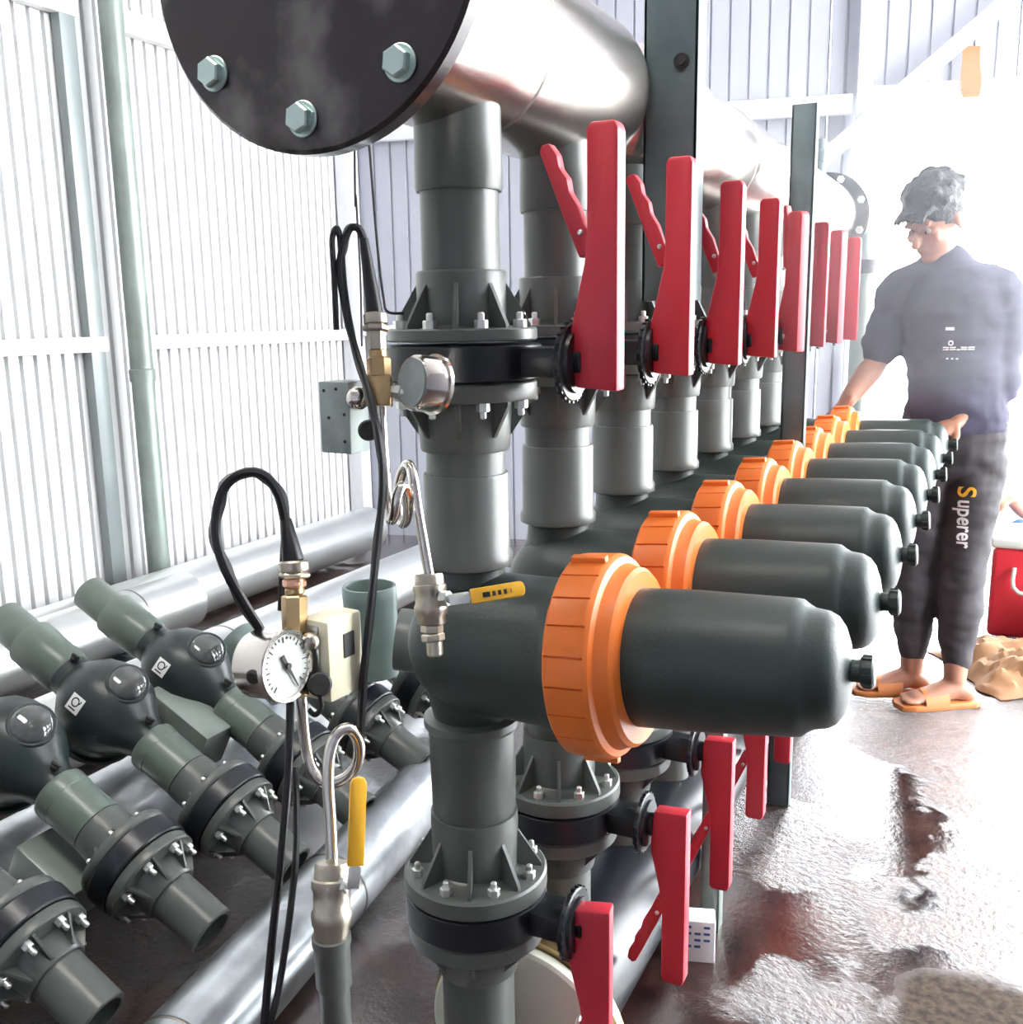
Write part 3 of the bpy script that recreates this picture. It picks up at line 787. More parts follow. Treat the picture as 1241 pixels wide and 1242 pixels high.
cable([(441, 290, D2), (434, 277, D2), (424, 278, D2), (416, 300, D2), (413, 330, D2), (422, 390, D2), (436, 440, D2 - .01), (450, 490, D2 - .03), (461, 540, D2 - .045), (464, 590, D2 - .045), (458, 660, D2 - .04), (448, 750, D2 - .04), (441, 830, D2 - .03), (437, 910, D2)], .0042, 'long black cable bundle looping beside the first riser', strands=2, off=1.4)
cable([(408, 400, D2 + .0), (405, 330, D2), (403, 290, D2), (409, 277, D2), (414, 300, D2), (418, 350, D2), (428, 410, D2), (446, 470, D2 - .02)], .0034, 'narrow black cable loop standing left of the bundle')
cable([(424, -700, D2 + .3), (430, 165, D2 + .3), (432, 240, D2 + .3), (437, 330, D2 + .3), (439, 420, D2 + .3)], .0016, 'thin black wire hanging straight below the end plate', name='wire', cat='wire')
cable([(447, 160, D2 + .05), (451, 215, D2 + .05), (458, 300, D2 + .04), (465, 360, D2 + .03), (470, 378, D2 + .02), (490, 380, D2 + .02)], .0016, 'thin black wire curving to the first riser flange', name='wire', cat='wire')

# ------------------------------------------------------------------ pipes lying on the floor, left
def lying(name, x, y0, y1, z, r, m, label, dx=0, joints=(), open_end=False):
    t = thing(name, (x, (y0 + y1) / 2, z), label, 'pipe')
    a = Vector((x, y0, z)); b_ = Vector((x + dx, y1, z))
    MB().cyl(a, b_, r, seg=56, ch=.003).build('pipe', m, t)
    ax = (b_ - a).normalized()
    for j in joints:
        MB().lathe(a + ax * j, ax, [(0, r), (.002, r + .0015), (.006, r + .0015), (.008, r)], 56).build('weld_seam', 'weld', t)
    return t


lying('steel_pipe', -1.02, 0.1, 2.42, .082, .081, 'galv', 'wet galvanised pipe in the left foreground lying across the floor', dx=-.285, joints=(.93, 1.45))
lying('steel_pipe', -1.80, .2, 3.6, .122, .120, 'galv', 'galvanised pipe lying under the valve assemblies', joints=(1.5,))
lying('steel_pipe', -2.35, .4, 4.4, .122, .115, 'galv2', 'bright galvanised pipe lying in front of the capped pipe', joints=(2.1,))
t = lying('steel_pipe', -2.84, .6, 2.84, .19, .108, 'galv2', 'capped galvanised pipe by the wall, ending near the drain pipe', joints=(1.95,))
lying('steel_pipe', -3.10, .6, 4.5, .125, .120, 'galv2', 'galvanised pipe lying at the foot of the ribbed wall')
for x_ in (-2.84,):
    for yy in (1.0, 2.5):
        o = MB().box((x_, yy, .040), (.24, .07, .078), bev=.004).build('support_block', 'post'); tag(o, ('nearer' if yy < 2 else 'farther') + ' dark block carrying the capped pipe', 'block')

# ------------------------------------------------------------------ valve assemblies leaning on the pipes
AD = Vector((cos(radians(28)), 0, -sin(radians(28))))      # axis toward the lower right
AP = Vector((sin(radians(28)), 0, cos(radians(28))))       # upwards across the axis
AE = Vector((-1.265, 0, .138))


def leaning(yy, label, full=True):
    t = thing('leaning_valve', (AE.x, yy, AE.z), label, 'valve assembly', 'valve assemblies leaning on the floor pipes')
    def a(d, off=0, side=0): return Vector((AE.x, yy, AE.z)) - AD * d + AP * off + Vector((0, side, 0))
    def L_(d0, prof, name, m, seg=40): return MB().lathe(a(d0), AD, prof, seg).build(name, m, t)
    L_(.110, [(0, 0), (0, .047), (.108, .047), (.110, .045), (.110, .038), (.03, .038)], 'outlet_pipe', 'pvc')
    f2 = L_(.180, [(0, 0), (0, .095), (.003, .097), (.020, .097), (.022, .095), (.024, .062), (.068, .055), (.070, .053), (.070, 0)], 'flange', 'pvc')
    L_(.226, [(0, 0), (0, .098), (.003, .101), (.041, .101), (.044, .098), (.044, 0)], 'valve_body', 'black')
    f1 = L_(.318, [(0, 0), (0, .053), (.002, .055), (.05, .058), (.068, .062), (.070, .095), (.073, .097), (.087, .097), (.090, .095), (.090, 0)], 'flange', 'pvc')
    for fo, base, sg in ((f1, .23, -1), (f2, .158, 1)):
        for k in range(8):
            an = 2 * pi * (k + .5) / 8; dr_ = AP * cos(an) + Vector((0, 1, 0)) * sin(an)
            s2 = dr_.cross(AD)
            MB().prism([(0, 0), (.034, 0), (.034, .004), (.003, .042), (0, .042)], a(base + (0 if sg < 0 else 0)) + dr_ * .056 - s2 * .0025, dr_, AD * sg, s2, .005, bev=0).build('gusset', 'pvc', fo)
        for k in range(8):
            an = 2 * pi * k / 8 + .2; dr_ = AP * cos(an) + Vector((0, 1, 0)) * sin(an); p = a(base) + dr_ * .081
            ln = .016 if sg < 0 else .012
            MB().hexa(p, p + AD * sg * ln, .0095).cyl(p, p + AD * sg * (ln + .014), .005, seg=10).build('bolt', 'zincw', fo)
    L_(.440, [(0, 0), (0, .052), (.004, .0555), (.012, .057), (.035, .0555), (.036, .0545), (.12, .054), (.122, .050), (.122, 0)], 'coupling', 'pvc_green')
    if not full: return t
    # bulbous housing
    bc = a(.585)
    L_(.715, [(0, 0), (0, .050), (.03, .052), (.045, .066), (.07, .088), (.10, .100), (.14, .104), (.18, .096), (.21, .078), (.235, .058), (.26, .046), (.28, .045), (.28, 0)], 'housing', 'bulb', 48)
    hb = KIDS(t)[-1]
    hb2 = MB().lathe(bc - AP * .02, AP, [(0, 0), (0, .085), (.06, .085), (.085, .07), (.10, .052), (.104, .052), (.104, 0)], 40).build('cap_boss', 'bulb', t, ang=60)
    cp = MB().lathe(bc + AP * .083 + AD * .035, (AP + AD * .35 - Vector((0, .35, 0))), [(0, 0), (0, .046), (.004, .048), (.016, .048), (.019, .045), (.019, 0)], 36).build('cap_rim', 'bulb', t)
    ca = (AP + AD * .35 - Vector((0, .35, 0))).normalized()
    MB().sphere(bc + AP * .083 + AD * .035 + ca * .018, .041, seg=28, rings=14, scale=(1, 1, .35), X=basis(ca)[1], Y=basis(ca)[2], Z=ca).build('cap_dome', 'lens', cp, ang=180)
    MB().lathe(bc - AP * .045, -AP, [(0, 0), (0, .088), (.03, .085), (.045, .078), (.047, .086), (.055, .086), (.056, .08), (.056, 0)], 40).build('base_ring', 'bulb', t)
    MB().lathe(bc - AP * .098, -AP, [(0, 0), (0, .080), (.006, .080), (.007, .076), (.007, 0)], 40).build('drain_disc', 'dial', t)
    MB().sphere(bc - AD * .085 - AP * .05, .034, seg=18, rings=12).build('side_port', 'bulb', t)
    for dd, s_ in ((.70, 1), (.455, 1)):
        q = a(dd, .052, -.01)
        MB().cyl(q, q + AP * .012, .009, seg=14).cyl(q + AP * .012 - AD * .010, q + AP * .016 + AD * .012, .0045, seg=10).build('bleed_screw', 'ink', t)
    # printed square "IO" tag
    cv = (CAM - bc).normalized(); nrm = (cv * .75 + Vector((0, -.45, 0))); nrm = (nrm - AD * nrm.dot(AD)).normalized()
    hp = bc + nrm * .1045 + AD * -.005
    e1 = AP.copy(); e1 = (e1 - nrm * e1.dot(nrm)).normalized(); e2 = nrm.cross(e1)
    e2 = nrm.cross(e1)
    lb = MB().box(hp, (.038, .036, .0015), e1, e2, nrm, bev=.0003).build('label_square', 'white', t)
    txt = bpy.data.curves.new('letters', 'FONT'); txt.body = 'IQ'; txt.size = .029; txt.extrude = .0003; txt.align_x = 'CENTER'; txt.align_y = 'CENTER'
    to = bpy.data.objects.new('letters', txt); COL.objects.link(to); to.data.materials.append(M['ink'])
    mm = Matrix((e1, e2, nrm)).transposed()
    mm = mm.to_4x4(); mm.translation = hp + nrm * .001
    dg_ = bpy.context.evaluated_depsgraph_get(); me = bpy.data.meshes.new_from_object(to.evaluated_get(dg_)); bpy.data.objects.remove(to)
    me.transform(mm); org = ROOT[t.as_pointer()]; me.transform(Matrix.Translation(-org))
    me.materials.clear(); me.materials.append(M['ink'])
    lo = bpy.data.objects.new('letters', me); COL.objects.link(lo); lo.parent = lb
    mk = MB()
    for k in range(3):
        mk.box(bc + nrm * .101 - AP * (.046 + .0 * k) - AD * (.030 - k * .014), (.009, .005, .004), AD, nrm.cross(AD), nrm)
    mk.build('red_print', 'redbox', t)
    # long grey socket pipe at the upper end
    L_(.945, [(.01, .037), (0, .038), (0, .044), (.003, .046), (.10, .046), (.102, .046)], 'socket_pipe', 'pvc_green')
    L_(.845, [(0, 0), (0, .0555), (.003, .057), (.125, .055), (.135, .050), (.135, 0)], 'socket', 'pvc_green')
    return t


A0 = leaning(1.757, 'dark bulbous valve assembly farthest back of the leaning ones, by the capped pipe end')
for yy, lb in ((1.507, 'dark bulbous leaning valve assembly with a red mark, middle of the left group'),
               (1.26, 'leaning valve assembly cut by the left frame edge, glossy cap showing'),
               (1.00, 'nearest leaning valve assembly in the bottom left corner, only flanges showing')):
    c = copy_tree(A0); c.location.y = yy; c['label'] = lb
leaning(2.03, 'short flanged pipe piece lying behind the front siphon coil', full=False)
leaning(2.33, 'short flanged pipe piece lying half hidden by the first filter', full=False)
# loose open fittings standing around
def open_fit(a, b_, r, label, m='pvc_light'):
    a, b_ = Vector(a), Vector(b_); h = (b_ - a).length
    o = MB().lathe(a, b_ - a, [(.01, 0), (.01, r * .86), (h - .004, r * .86), (h, r * .88), (h, r * .97), (h - .004, r), (h - .03, r), (0, r * .96), (0, 0)], 40).build('pipe_fitting', m)
    tag(o, label, 'fitting', 'open grey pipe fittings on the floor'); return o


pA = at(448, 710, D=2.55); pB = at(450, 800, D=2.55)
open_fit(Vector((pA.x, pA.y, pB.z - .05)), pA, .070, 'upright open grey pipe fitting between the cream box and first filter')
pC = at(482, 775, D=2.3); open_fit(pC + Vector((.22, .10, -.03)), pC, .072, 'grey open pipe mouth facing the wall left of the first filter', 'pvc')
pD = at(285, 775, D=2.75); open_fit(pD + Vector((.17, 0, -.12)), pD, .060, 'open grey pipe fitting behind the front gauge, mouth tilted up')
pE = at(235, 880, D=2.35)
for q, sz in ((at(225, 880, D=2.4), (.20, .10, .12)), (at(75, 1060, D=2.0), (.16, .12, .10))):
    o = MB().box(q, sz, AD, (0, 1, 0), AP, bev=.006).build('grey_block', 'drain'); tag(o, 'grey block wedged ' + ('between the two rear' if sz[0] == .2 else 'below the two nearer') + ' leaning valve assemblies', 'block')

# ------------------------------------------------------------------ people
def limb_mb(mb, pts, seg=20):
    """closed tapered limb: pts = [(Vector, ra, rb)], ra across (side), rb front-back"""
    n = len(pts); vs = []; fs = []; side = None; P_ = [Vector(p[0]) for p in pts]; rows = []
    def ring(c, t, ra, rb, u):
        v = t.cross(u); return [c + u * cos(2 * pi * k / seg) * ra + v * sin(2 * pi * k / seg) * rb for k in range(seg)]
    u = None
    for i in range(n):
        t_ = (P_[min(i + 1, n - 1)] - P_[max(i - 1, 0)]).normalized()
        if u is None:
            u = SIDE - t_ * SIDE.dot(t_)
            if u.length < .2: _, u, _v = basis(t_)
        u = (u - t_ * u.dot(t_)).normalized(); ra, rb = pts[i][1], pts[i][2]
        if i == 0:
            for f_, o in ((.35, -.94), (.75, -.66)): rows.append(ring(P_[i] + t_ * o * min(ra, rb), t_, ra * f_, rb * f_, u))
        rows.append(ring(P_[i], t_, ra, rb, u))
        if i == n - 1:
            for f_, o in ((.75, .66), (.35, .94)): rows.append(ring(P_[i] + t_ * o * min(ra, rb), t_, ra * f_, rb * f_, u))
    for r in rows: vs += r
    for i in range(len(rows) - 1):
        for k in range(seg):
            k2 = (k + 1) % seg; fs.append((i * seg + k, i * seg + k2, (i + 1) * seg + k2, (i + 1) * seg + k))
    fs.append(tuple(reversed(range(seg)))); e = (len(rows) - 1) * seg; fs.append(tuple(e + k for k in range(seg)))
    mb.add(vs, fs)


def smooth_chain(pts, sub=4):
    out = []
    n = len(pts)
    for i in range(n - 1):
        q = [pts[max(i - 1, 0)], pts[i], pts[i + 1], pts[min(i + 2, n - 1)]]
        for k in range(sub):
            t = k / sub
            f = lambda a, b, c, d: .5 * ((b * 2) + (c - a) * t + (a * 2 - b * 5 + c * 4 - d) * t * t + (b * 3 - a - c * 3 + d) * t ** 3)
            out.append((f(q[0][0], q[1][0], q[2][0], q[3][0]), f(q[0][1], q[1][1], q[2][1], q[3][1]), f(q[0][2], q[1][2], q[2][2], q[3][2])))
    out.append(pts[-1]); return out


def fuse(mb, name, m, parent, voxel=.007, smooth=3, wrinkle=0., wscale=9.):
    """fuse overlapping closed limbs into one continuous skin"""
    o = mb.build(name + '_raw', m, None)
    rm = o.modifiers.new('r', 'REMESH'); rm.mode = 'VOXEL'; rm.voxel_size = voxel; rm.use_smooth_shade = True
    sm = o.modifiers.new('s', 'SMOOTH'); sm.iterations = smooth; sm.factor = .5
    dg_ = bpy.context.evaluated_depsgraph_get(); me = bpy.data.meshes.new_from_object(o.evaluated_get(dg_))
    if wrinkle:
        for v in me.vertices:
            c = v.co; k = noise.noise(Vector((c.x * wscale, c.y * wscale, c.z * wscale * 2.2))) + .5 * noise.noise(Vector((c.x * wscale * 2.3, c.y * wscale * 2.3, c.z * wscale * 4.5 + 7)))
            v.co = c + v.normal * wrinkle * k
    bpy.data.objects.remove(o)
    me.transform(Matrix.Translation(-ROOT[parent.as_pointer()])); me.shade_smooth(); me.materials.clear(); me.materials.append(M[m])
    q = bpy.data.objects.new(name, me); COL.objects.link(q); q.parent = parent; ROOT[q.as_pointer()] = ROOT[parent.as_pointer()]
    return q


def hand(mb, wrist, fdir, ndir, side, curl=.5, s=1.):
    """palm from wrist along fdir, ndir = back of the hand, side = thumb side"""
    fdir = fdir.normalized(); ndir = (ndir - fdir * ndir.dot(fdir)).normalized(); side = (side - fdir * side.dot(fdir) - ndir * side.dot(ndir)).normalized()
    global SIDE; old = SIDE; SIDE = side
    limb_mb(mb, [(wrist - fdir * .02 * s, .026 * s, .019 * s), (wrist + fdir * .02 * s, .031 * s, .017 * s), (wrist + fdir * .055 * s, .038 * s, .015 * s), (wrist + fdir * .080 * s, .037 * s, .013 * s)])
    for k, (off, ln) in enumerate(((.029, .068), (.010, .076), (-.009, .072), (-.027, .056))):
        p = wrist + fdir * .082 * s + side * off * s; d = fdir.copy(); pts = [(p - fdir * .02 * s, .0088 * s, .0088 * s)]
        ang = 0
        for j, fr in enumerate((.45, .30, .25)):
            ang += curl * (.45 + .35 * j); d = (fdir * cos(ang) - ndir * sin(ang) + side * off * 1.5).normalized()
            pts.append((p, .0088 * s, .0088 * s)); p = p + d * ln * fr * s
        pts.append((p, .0072 * s, .0072 * s)); limb_mb(mb, pts, 10)
    p = wrist + fdir * .025 * s + side * .028 * s; d1 = (fdir * .6 + side * .75 - ndir * .25).normalized(); d2 = (fdir * .9 + side * .25 - ndir * .45).normalized()
    limb_mb(mb, [(p - d1 * .012 * s, .013 * s, .012 * s), (p + d1 * .03 * s, .0115 * s, .011 * s), (p + d1 * .03 * s + d2 * .028 * s, .0095 * s, .009 * s), (p + d1 * .03 * s + d2 * .048 * s, .008 * s, .007 * s)], 12)
    SIDE = old


def head(mb, c, face, upv, s=1.):
    """head centre c, facing face"""
    face = face.normalized(); upv = (upv - face * upv.dot(face)).normalized(); lat = upv.cross(face)
    Q = lambda x, y, z: c + lat * x * s + face * y * s + upv * z * s
    mb.sphere(Q(0, -.012, .030), .1 * s, 28, 18, (.79, .96, .92), lat, face, upv)       # cranium
    mb.sphere(Q(0, .022, -.045), .1 * s, 24, 16, (.60, .62, .72), lat, face, upv)       # face
    mb.sphere(Q(0, .052, -.100), .03 * s, 16, 10, (1.05, .9, .75), lat, face, upv)      # chin
    mb.sphere(Q(0, .078, .012), .03 * s, 16, 10, (1.8, .5, .35), lat, face, upv)        # brow
    mb.sphere(Q(0, .094, -.028), .016 * s, 14, 10, (.75, .9, 1.6), lat, face, upv)      # nose bridge
    mb.sphere(Q(0, .104, -.043), .014 * s, 14, 10, (1.15, .9, .75), lat, face, upv)     # nose tip
    mb.sphere(Q(0, .083, -.070), .014 * s, 14, 10, (1.6, .6, .42), lat, face, upv)      # lips
    for sg in (-1, 1):
        mb.sphere(Q(sg * .040, .062, -.030), .022 * s, 14, 10, (1, .7, .8), lat, face, upv)   # cheek
        mb.sphere(Q(sg * .080, -.008, -.014), .026 * s, 14, 10, (.32, .62, 1.15), lat, face, upv)  # ear
    return Q, lat, face, upv


SIDE = Vector((1, 0, 0))


def py(px, py_, Y): return at(px, py_, Y=Y)


YM = 3.50
man_loc = Vector((-.19, 3.42, 0))
man = thing('person', man_loc, 'person in navy shirt, charcoal trousers and orange sandals leaning on the far filters', 'person')
neck = py(1142, 312, YM); hd = py(1134, 266, YM - .03)
shl, shr = py(1092, 352, YM), py(1216, 356, YM)
ell, wrl = py(1062, 440, YM - .02), py(1026, 488, 3.36)
elr, wrr = py(1214, 472, YM + .02), py(1160, 512, 3.40)
chest = py(1158, 385, YM); waist = py(1160, 470, YM); hip = py(1158, 528, YM)
hl, hr = py(1126, 555, YM), py(1186, 555, YM + .02)
kl, kr = py(1112, 680, YM - .03), py(1168, 685, YM - .05)
al, ar = py(1102, 800, 3.46), py(1154, 812, 3.38)
tl, tr = Vector((at(1068, 832, Z=0).x, 3.44, 0)), Vector((at(1128, 850, Z=0).x, at(1128, 850, Z=0).y, 0))
al.z, ar.z = .085, .085
ax_ = at(1105, 815, Z=.085); al = Vector((ax_.x, ax_.y + .02, .085)); ax_ = at(1158, 828, Z=.085); ar = Vector((ax_.x, ax_.y + .02, .085))
tl = at(1068, 834, Z=.02); tr = at(1124, 850, Z=.02)
def mix(a, b, t): return a.lerp(b, t)
bm_ = MB()
limb_mb(bm_, smooth_chain([(hip, .145, .10), (waist, .125, .088), (chest, .150, .098), (mix(chest, neck, .6), .13, .08), (mix(chest, neck, .85), .07, .055)]))
limb_mb(bm_, [(mix(chest, neck, .75), .055, .055), (neck, .050, .052), (mix(neck, hd, .75), .050, .054)])
for a, b_, c, a2 in ((shl, ell, wrl, 1), (shr, elr, wrr, -1)):
    limb_mb(bm_, smooth_chain([(a, .052, .052), (mix(a, b_, .5), .046, .046), (b_, .038, .038), (mix(b_, c, .3), .040, .038), (c, .025, .023)]))
for a, b_, c, d in ((hl, kl, al, tl), (hr, kr, ar, tr)):
    limb_mb(bm_, smooth_chain([(a, .080, .082), (mix(a, b_, .5), .068, .07), (b_, .050, .052), (mix(b_, c, .35), .052, .052), (c, .034, .036)]))
    fd = (d - c); fd.z = 0; fd.normalize(); SIDE = fd.cross(Vector((0, 0, 1)))
    g0 = Vector((c.x, c.y, .045))
    limb_mb(bm_, [(g0 - fd * .045 + Vector((0, 0, -.005)), .032, .028), (g0 + Vector((0, 0, .02)), .034, .042), (g0 + fd * .08 - Vector((0, 0, .004)), .040, .026), (g0 + fd * .135 - Vector((0, 0, .012)), .042, .018)])
    for k in range(5):
        o_ = (k - 2) * .0175; ll = .05 - abs(k - 1) * .006
        q = g0 + fd * .14 + SIDE * o_ - Vector((0, 0, .014)); limb_mb(bm_, [(q, .009 + (.003 if k == 0 else 0), .009), (q + fd * ll * .7, .0085, .008)], 10)
    SIDE = Vector((1, 0, 0))
face_d = (Vector((-.55, -.75, -.42)))
Q, lat, fdv, upv_ = head(bm_, hd, face_d, Vector((0, 0, 1)), 1.02)
hand(bm_, wrl, (Vector((-.45, .05, -.5))), Vector((-.3, -.4, .9)), Vector((0, -1, 0)), curl=.55)
hand(bm_, wrr, (py(1140, 522, 3.36) - wrr), Vector((0, -.4, .9)), Vector((-.4, -1, 0)), curl=.7)
body = fuse(bm_, 'body', 'skin', man, .0058, 4)
for sg in (-1, 1):
    MB().sphere(Q(sg * .030, .074, -.009), .0095, 14, 10).build('eye', 'eye', man, ang=180)
    MB().sphere(Q(sg * .030, .0815, -.011), .0045, 10, 8).build('pupil', 'ink', man, ang=180)
# hair: cap of overlapping locks with a fringe pushed forward to the left
hb_ = MB(); hb_.sphere(Q(0, -.020, .046), .110, 30, 18, (.83, .98, .92), lat, fdv, upv_)
for k in range(46):
    a = 2 * pi * random.random(); e = random.uniform(.1, 1.2)
    d = lat * cos(a) * cos(e) + fdv * sin(a) * cos(e) + upv_ * sin(e)
    if d.dot(fdv) > .55 and d.dot(upv_) < .5: continue
    q = Q(0, -.020, .044) + lat * (d.dot(lat) * .082) + fdv * (d.dot(fdv) * .10) + upv_ * (d.dot(upv_) * .094)
    hb_.sphere(q, random.uniform(.014, .024), 10, 7)
for k in range(7):
    q = Q(-.05 + k * .017, .075, .062 - abs(k - 3) * .004); hb_.tube([q - fdv * .03, q, q + fdv * .03 - upv_ * .01, q + fdv * .045 - upv_ * .028], .013, seg=8, sub=3, taper=.004)
hair = fuse(hb_, 'hair', 'hair', man, .006, 2, wrinkle=.003, wscale=40)
# shirt
sh = MB(); 
limb_mb(sh, smooth_chain([(mix(hip, waist, .15), .160, .118), (waist, .148, .108), (mix(waist, chest, .5), .156, .108), (chest, .170, .112), (mix(chest, neck, .55), .158, .104), (mix(chest, neck, .80), .095, .074)]))
for a in (shl, shr): limb_mb(sh, [(mix(chest, neck, .72), .068, .07), (mix(mix(chest, neck, .72), a, .6) + Vector((0, 0, .006)), .066, .068), (a, .068, .068)])
for a, b_, f_ in ((shl, ell, .82), (shr, elr, .97)):
    limb_mb(sh, smooth_chain([(mix(a, chest, .35) + Vector((0, 0, .0)), .07, .07), (a, .066, .066), (mix(a, b_, .45), .064, .062), (mix(a, b_, f_), .062, .058)]))
shirt = fuse(sh, 'shirt', 'shirt', man, .008, 4, wrinkle=.010, wscale=8)
# trousers
tr_ = MB(); limb_mb(tr_, smooth_chain([(mix(hip, waist, .35), .148, .108), (hip, .156, .118), (mix(hip, mix(hl, hr, .5), .9), .150, .115)]))
for a, b_, c in ((hl, kl, al), (hr, kr, ar)):
    limb_mb(tr_, smooth_chain([(a, .092, .098), (mix(a, b_, .5), .084, .088), (b_, .072, .074), (mix(b_, c, .35), .070, .070), (mix(b_, c, .80), .048, .048)]))
trs = fuse(tr_, 'trousers', 'trousers', man, .008, 4, wrinkle=.009, wscale=9)
# sandals
for c, d in ((al, tl), (ar, tr)):
    fd = (d - c); fd.z = 0; fd.normalize(); sd_ = fd.cross(Vector((0, 0, 1))); g0 = Vector((c.x, c.y, 0))
    poly = [(-.085, -.022), (-.06, -.038), (0, -.04), (.08, -.048), (.15, -.050), (.19, -.036), (.20, 0), (.19, .036), (.15, .050), (.08, .048), (0, .04), (-.06, .038), (-.085, .022)]
    sdl = MB().prism(poly, g0 + Vector((0, 0, .001)), fd, sd_, Vector((0, 0, 1)), .020, bev=.004).build('sandal', 'sandal', man)
    st = []
    mb = MB()
    vs = []; fs = []; nn = 14
    for i in range(nn + 1):
        a = pi * i / nn
        for k, ff in enumerate((.035, .115)):
            p = g0 + fd * ff + sd_ * cos(a) * (.050 if k else .047) + Vector((0, 0, .012 + sin(a) * (.042 if k else .060)))
            vs.append(p)
    for i in range(nn): fs.append((2 * i, 2 * i + 1, 2 * i + 3, 2 * i + 2))
    mb.add(vs, fs); mb.add([v + Vector((0, 0, .005)) for v in vs], [tuple(reversed(f)) for f in fs]); mb.build('strap', 'sandal', sdl)


# writing: vertical wordmark on the trouser leg, chest print
def text_on(body, size, org, xdir, ydir, target, m, parent, lift=.004, sx=1.):
    txt = bpy.data.curves.new('letters', 'FONT'); txt.body = body; txt.size = size; txt.extrude = .0004; txt.offset = size * .018
    to = bpy.data.objects.new('letters', txt); COL.objects.link(to)
    dg_ = bpy.context.evaluated_depsgraph_get(); me = bpy.data.meshes.new_from_object(to.evaluated_get(dg_)); bpy.data.objects.remove(to)
    bm = bmesh.new(); bm.from_mesh(me); bmesh.ops.subdivide_edges(bm, edges=[e for e in bm.edges if e.calc_length() > size * .2], cuts=2); bm.to_mesh(me); bm.free()
    n = xdir.cross(ydir).normalized()
    off = ROOT[parent.as_pointer()]
    for v in me.vertices:
        p = org + xdir * v.co.x * sx + ydir * v.co.y
        hit, loc, nor, _ = target.ray_cast((p + n * .3) - off, -n)
        if hit: v.co = loc + nor * (lift + v.co.z)
        else: v.co = p - off
    me.materials.clear(); me.materials.append(M[m]); me.shade_flat()
    lo = bpy.data.objects.new('letters', me); COL.objects.link(lo); lo.parent = parent; ROOT[lo.as_pointer()] = off
    return lo


bpy.context.view_layer.update()
a_ = py(1164, 592, 3.40); b__ = py(1160, 690, 3.36)
xd = (b__ - a_); xd.y = 0; Ld = xd.length; xd.normalize(); nrm = Vector((-.02, -1, 0)); yd_ = nrm.cross(xd).normalized()
mb = MB()
yb_ = trs
text_on('uperer', .066, py(1163, 606, 3.40) , xd, yd_, trs, 'white', trs, sx=.84)
text_on('S', .072, py(1163, 590, 3.40), xd, yd_, trs, 'yellow', trs, sx=1.1)
mb = MB()
cp = py(1156, 405, 3.40); xr_ = Vector((1, 0, 0)); yr_ = Vector((0, 0, 1))
text_on('-', .09, py(1146, 407, 3.4), xr_, yr_, shirt, 'white', shirt, lift=.006, sx=1.0)
text_on('o', .03, py(1150, 418, 3.4), xr_, yr_, shirt, 'white', shirt, lift=.006)
text_on('==-==', .034, py(1143, 427, 3.4), xr_, yr_, shirt, 'white', shirt, lift=.006)
text_on('- - -', .022, py(1148, 437, 3.4), xr_, yr_, shirt, 'white', shirt, lift=.006)

# second person, seated, only partly in the frame at the right
Yp = 5.06
p2 = thing('person', (at(1300, 770, Y=Yp).x, Yp, 0), 'seated person in blue jeans partly cut off by the right frame edge', 'person')
def pp(a, b_, dy=0): return at(a, b_, Y=Yp + dy)
g = MB(); hip2, ch2, nk2, hd2 = pp(1310, 680), pp(1305, 590), pp(1302, 535), pp(1298, 500)
limb_mb(g, smooth_chain([(hip2, .14, .11), (mix(hip2, ch2, .5), .125, .095), (ch2, .15, .10), (mix(ch2, nk2, .7), .09, .07)]))
limb_mb(g, [(ch2, .05, .05), (nk2, .05, .05), (mix(nk2, hd2, .6), .05, .05)])
s1, e1_, w1 = pp(1268, 570), pp(1250, 620, -.1), pp(1225, 606, -.25)
limb_mb(g, smooth_chain([(s1, .05, .05), (e1_, .04, .04), (w1, .026, .024)]))
hand(g, w1, Vector((-.6, -.2, -.1)), Vector((0, -.3, .9)), Vector((0, -1, .2)), curl=.5)
s1b, e1b, w1b = pp(1345, 575), pp(1360, 640, -.1), pp(1330, 660, -.25)
limb_mb(g, smooth_chain([(s1b, .05, .05), (e1b, .04, .04), (w1b, .026, .024)])); hand(g, w1b, Vector((-.6, -.4, -.3)), Vector((0, -.3, .9)), Vector((0, -1, .2)), curl=.5)
k1, a1 = pp(1236, 648, -.35), pp(1262, 735, -.3); a1.z = .09; k2, a2 = pp(1300, 655, -.35), pp(1320, 740, -.3); a2.z = .09
for hh_, kk_, aa_ in ((pp(1290, 690), k1, a1), (pp(1330, 690), k2, a2)):
    limb_mb(g, smooth_chain([(hh_, .075, .075), (kk_, .052, .052), (mix(kk_, aa_, .4), .05, .05), (aa_, .035, .035)]))
    limb_mb(g, [(Vector((aa_.x, aa_.y, .05)), .035, .04), (Vector((aa_.x - .02, aa_.y - .10, .035)), .04, .025), (Vector((aa_.x - .03, aa_.y - .17, .03)), .036, .018)])
Q2, lat2, fd2, up2 = head(g, hd2, Vector((-.4, -.9, -.3)), Vector((0, 0, 1)))
fuse(g, 'body', 'skin', p2, .008, 3)
g = MB(); g.sphere(Q2(0, -.02, .044), .108, 24, 14, (.8, .97, .9), lat2, fd2, up2); fuse(g, 'hair', 'hair', p2, .01, 2)
g = MB(); limb_mb(g, smooth_chain([(hip2, .155, .125), (mix(hip2, ch2, .5), .145, .11), (ch2, .165, .115), (mix(ch2, nk2, .75), .09, .07)]))
for a, b_ in ((s1, e1_), (s1b, e1b)): limb_mb(g, [(mix(a, ch2, .3), .065, .065), (a, .064, .064), (mix(a, b_, .6), .06, .058)])
fuse(g, 'shirt', 'dial', p2, .01, 3, wrinkle=.008)
g = MB(); limb_mb(g, [(hip2 + Vector((.05, 0, 0)), .15, .12), (hip2 - Vector((.0, 0, .05)), .15, .12)])
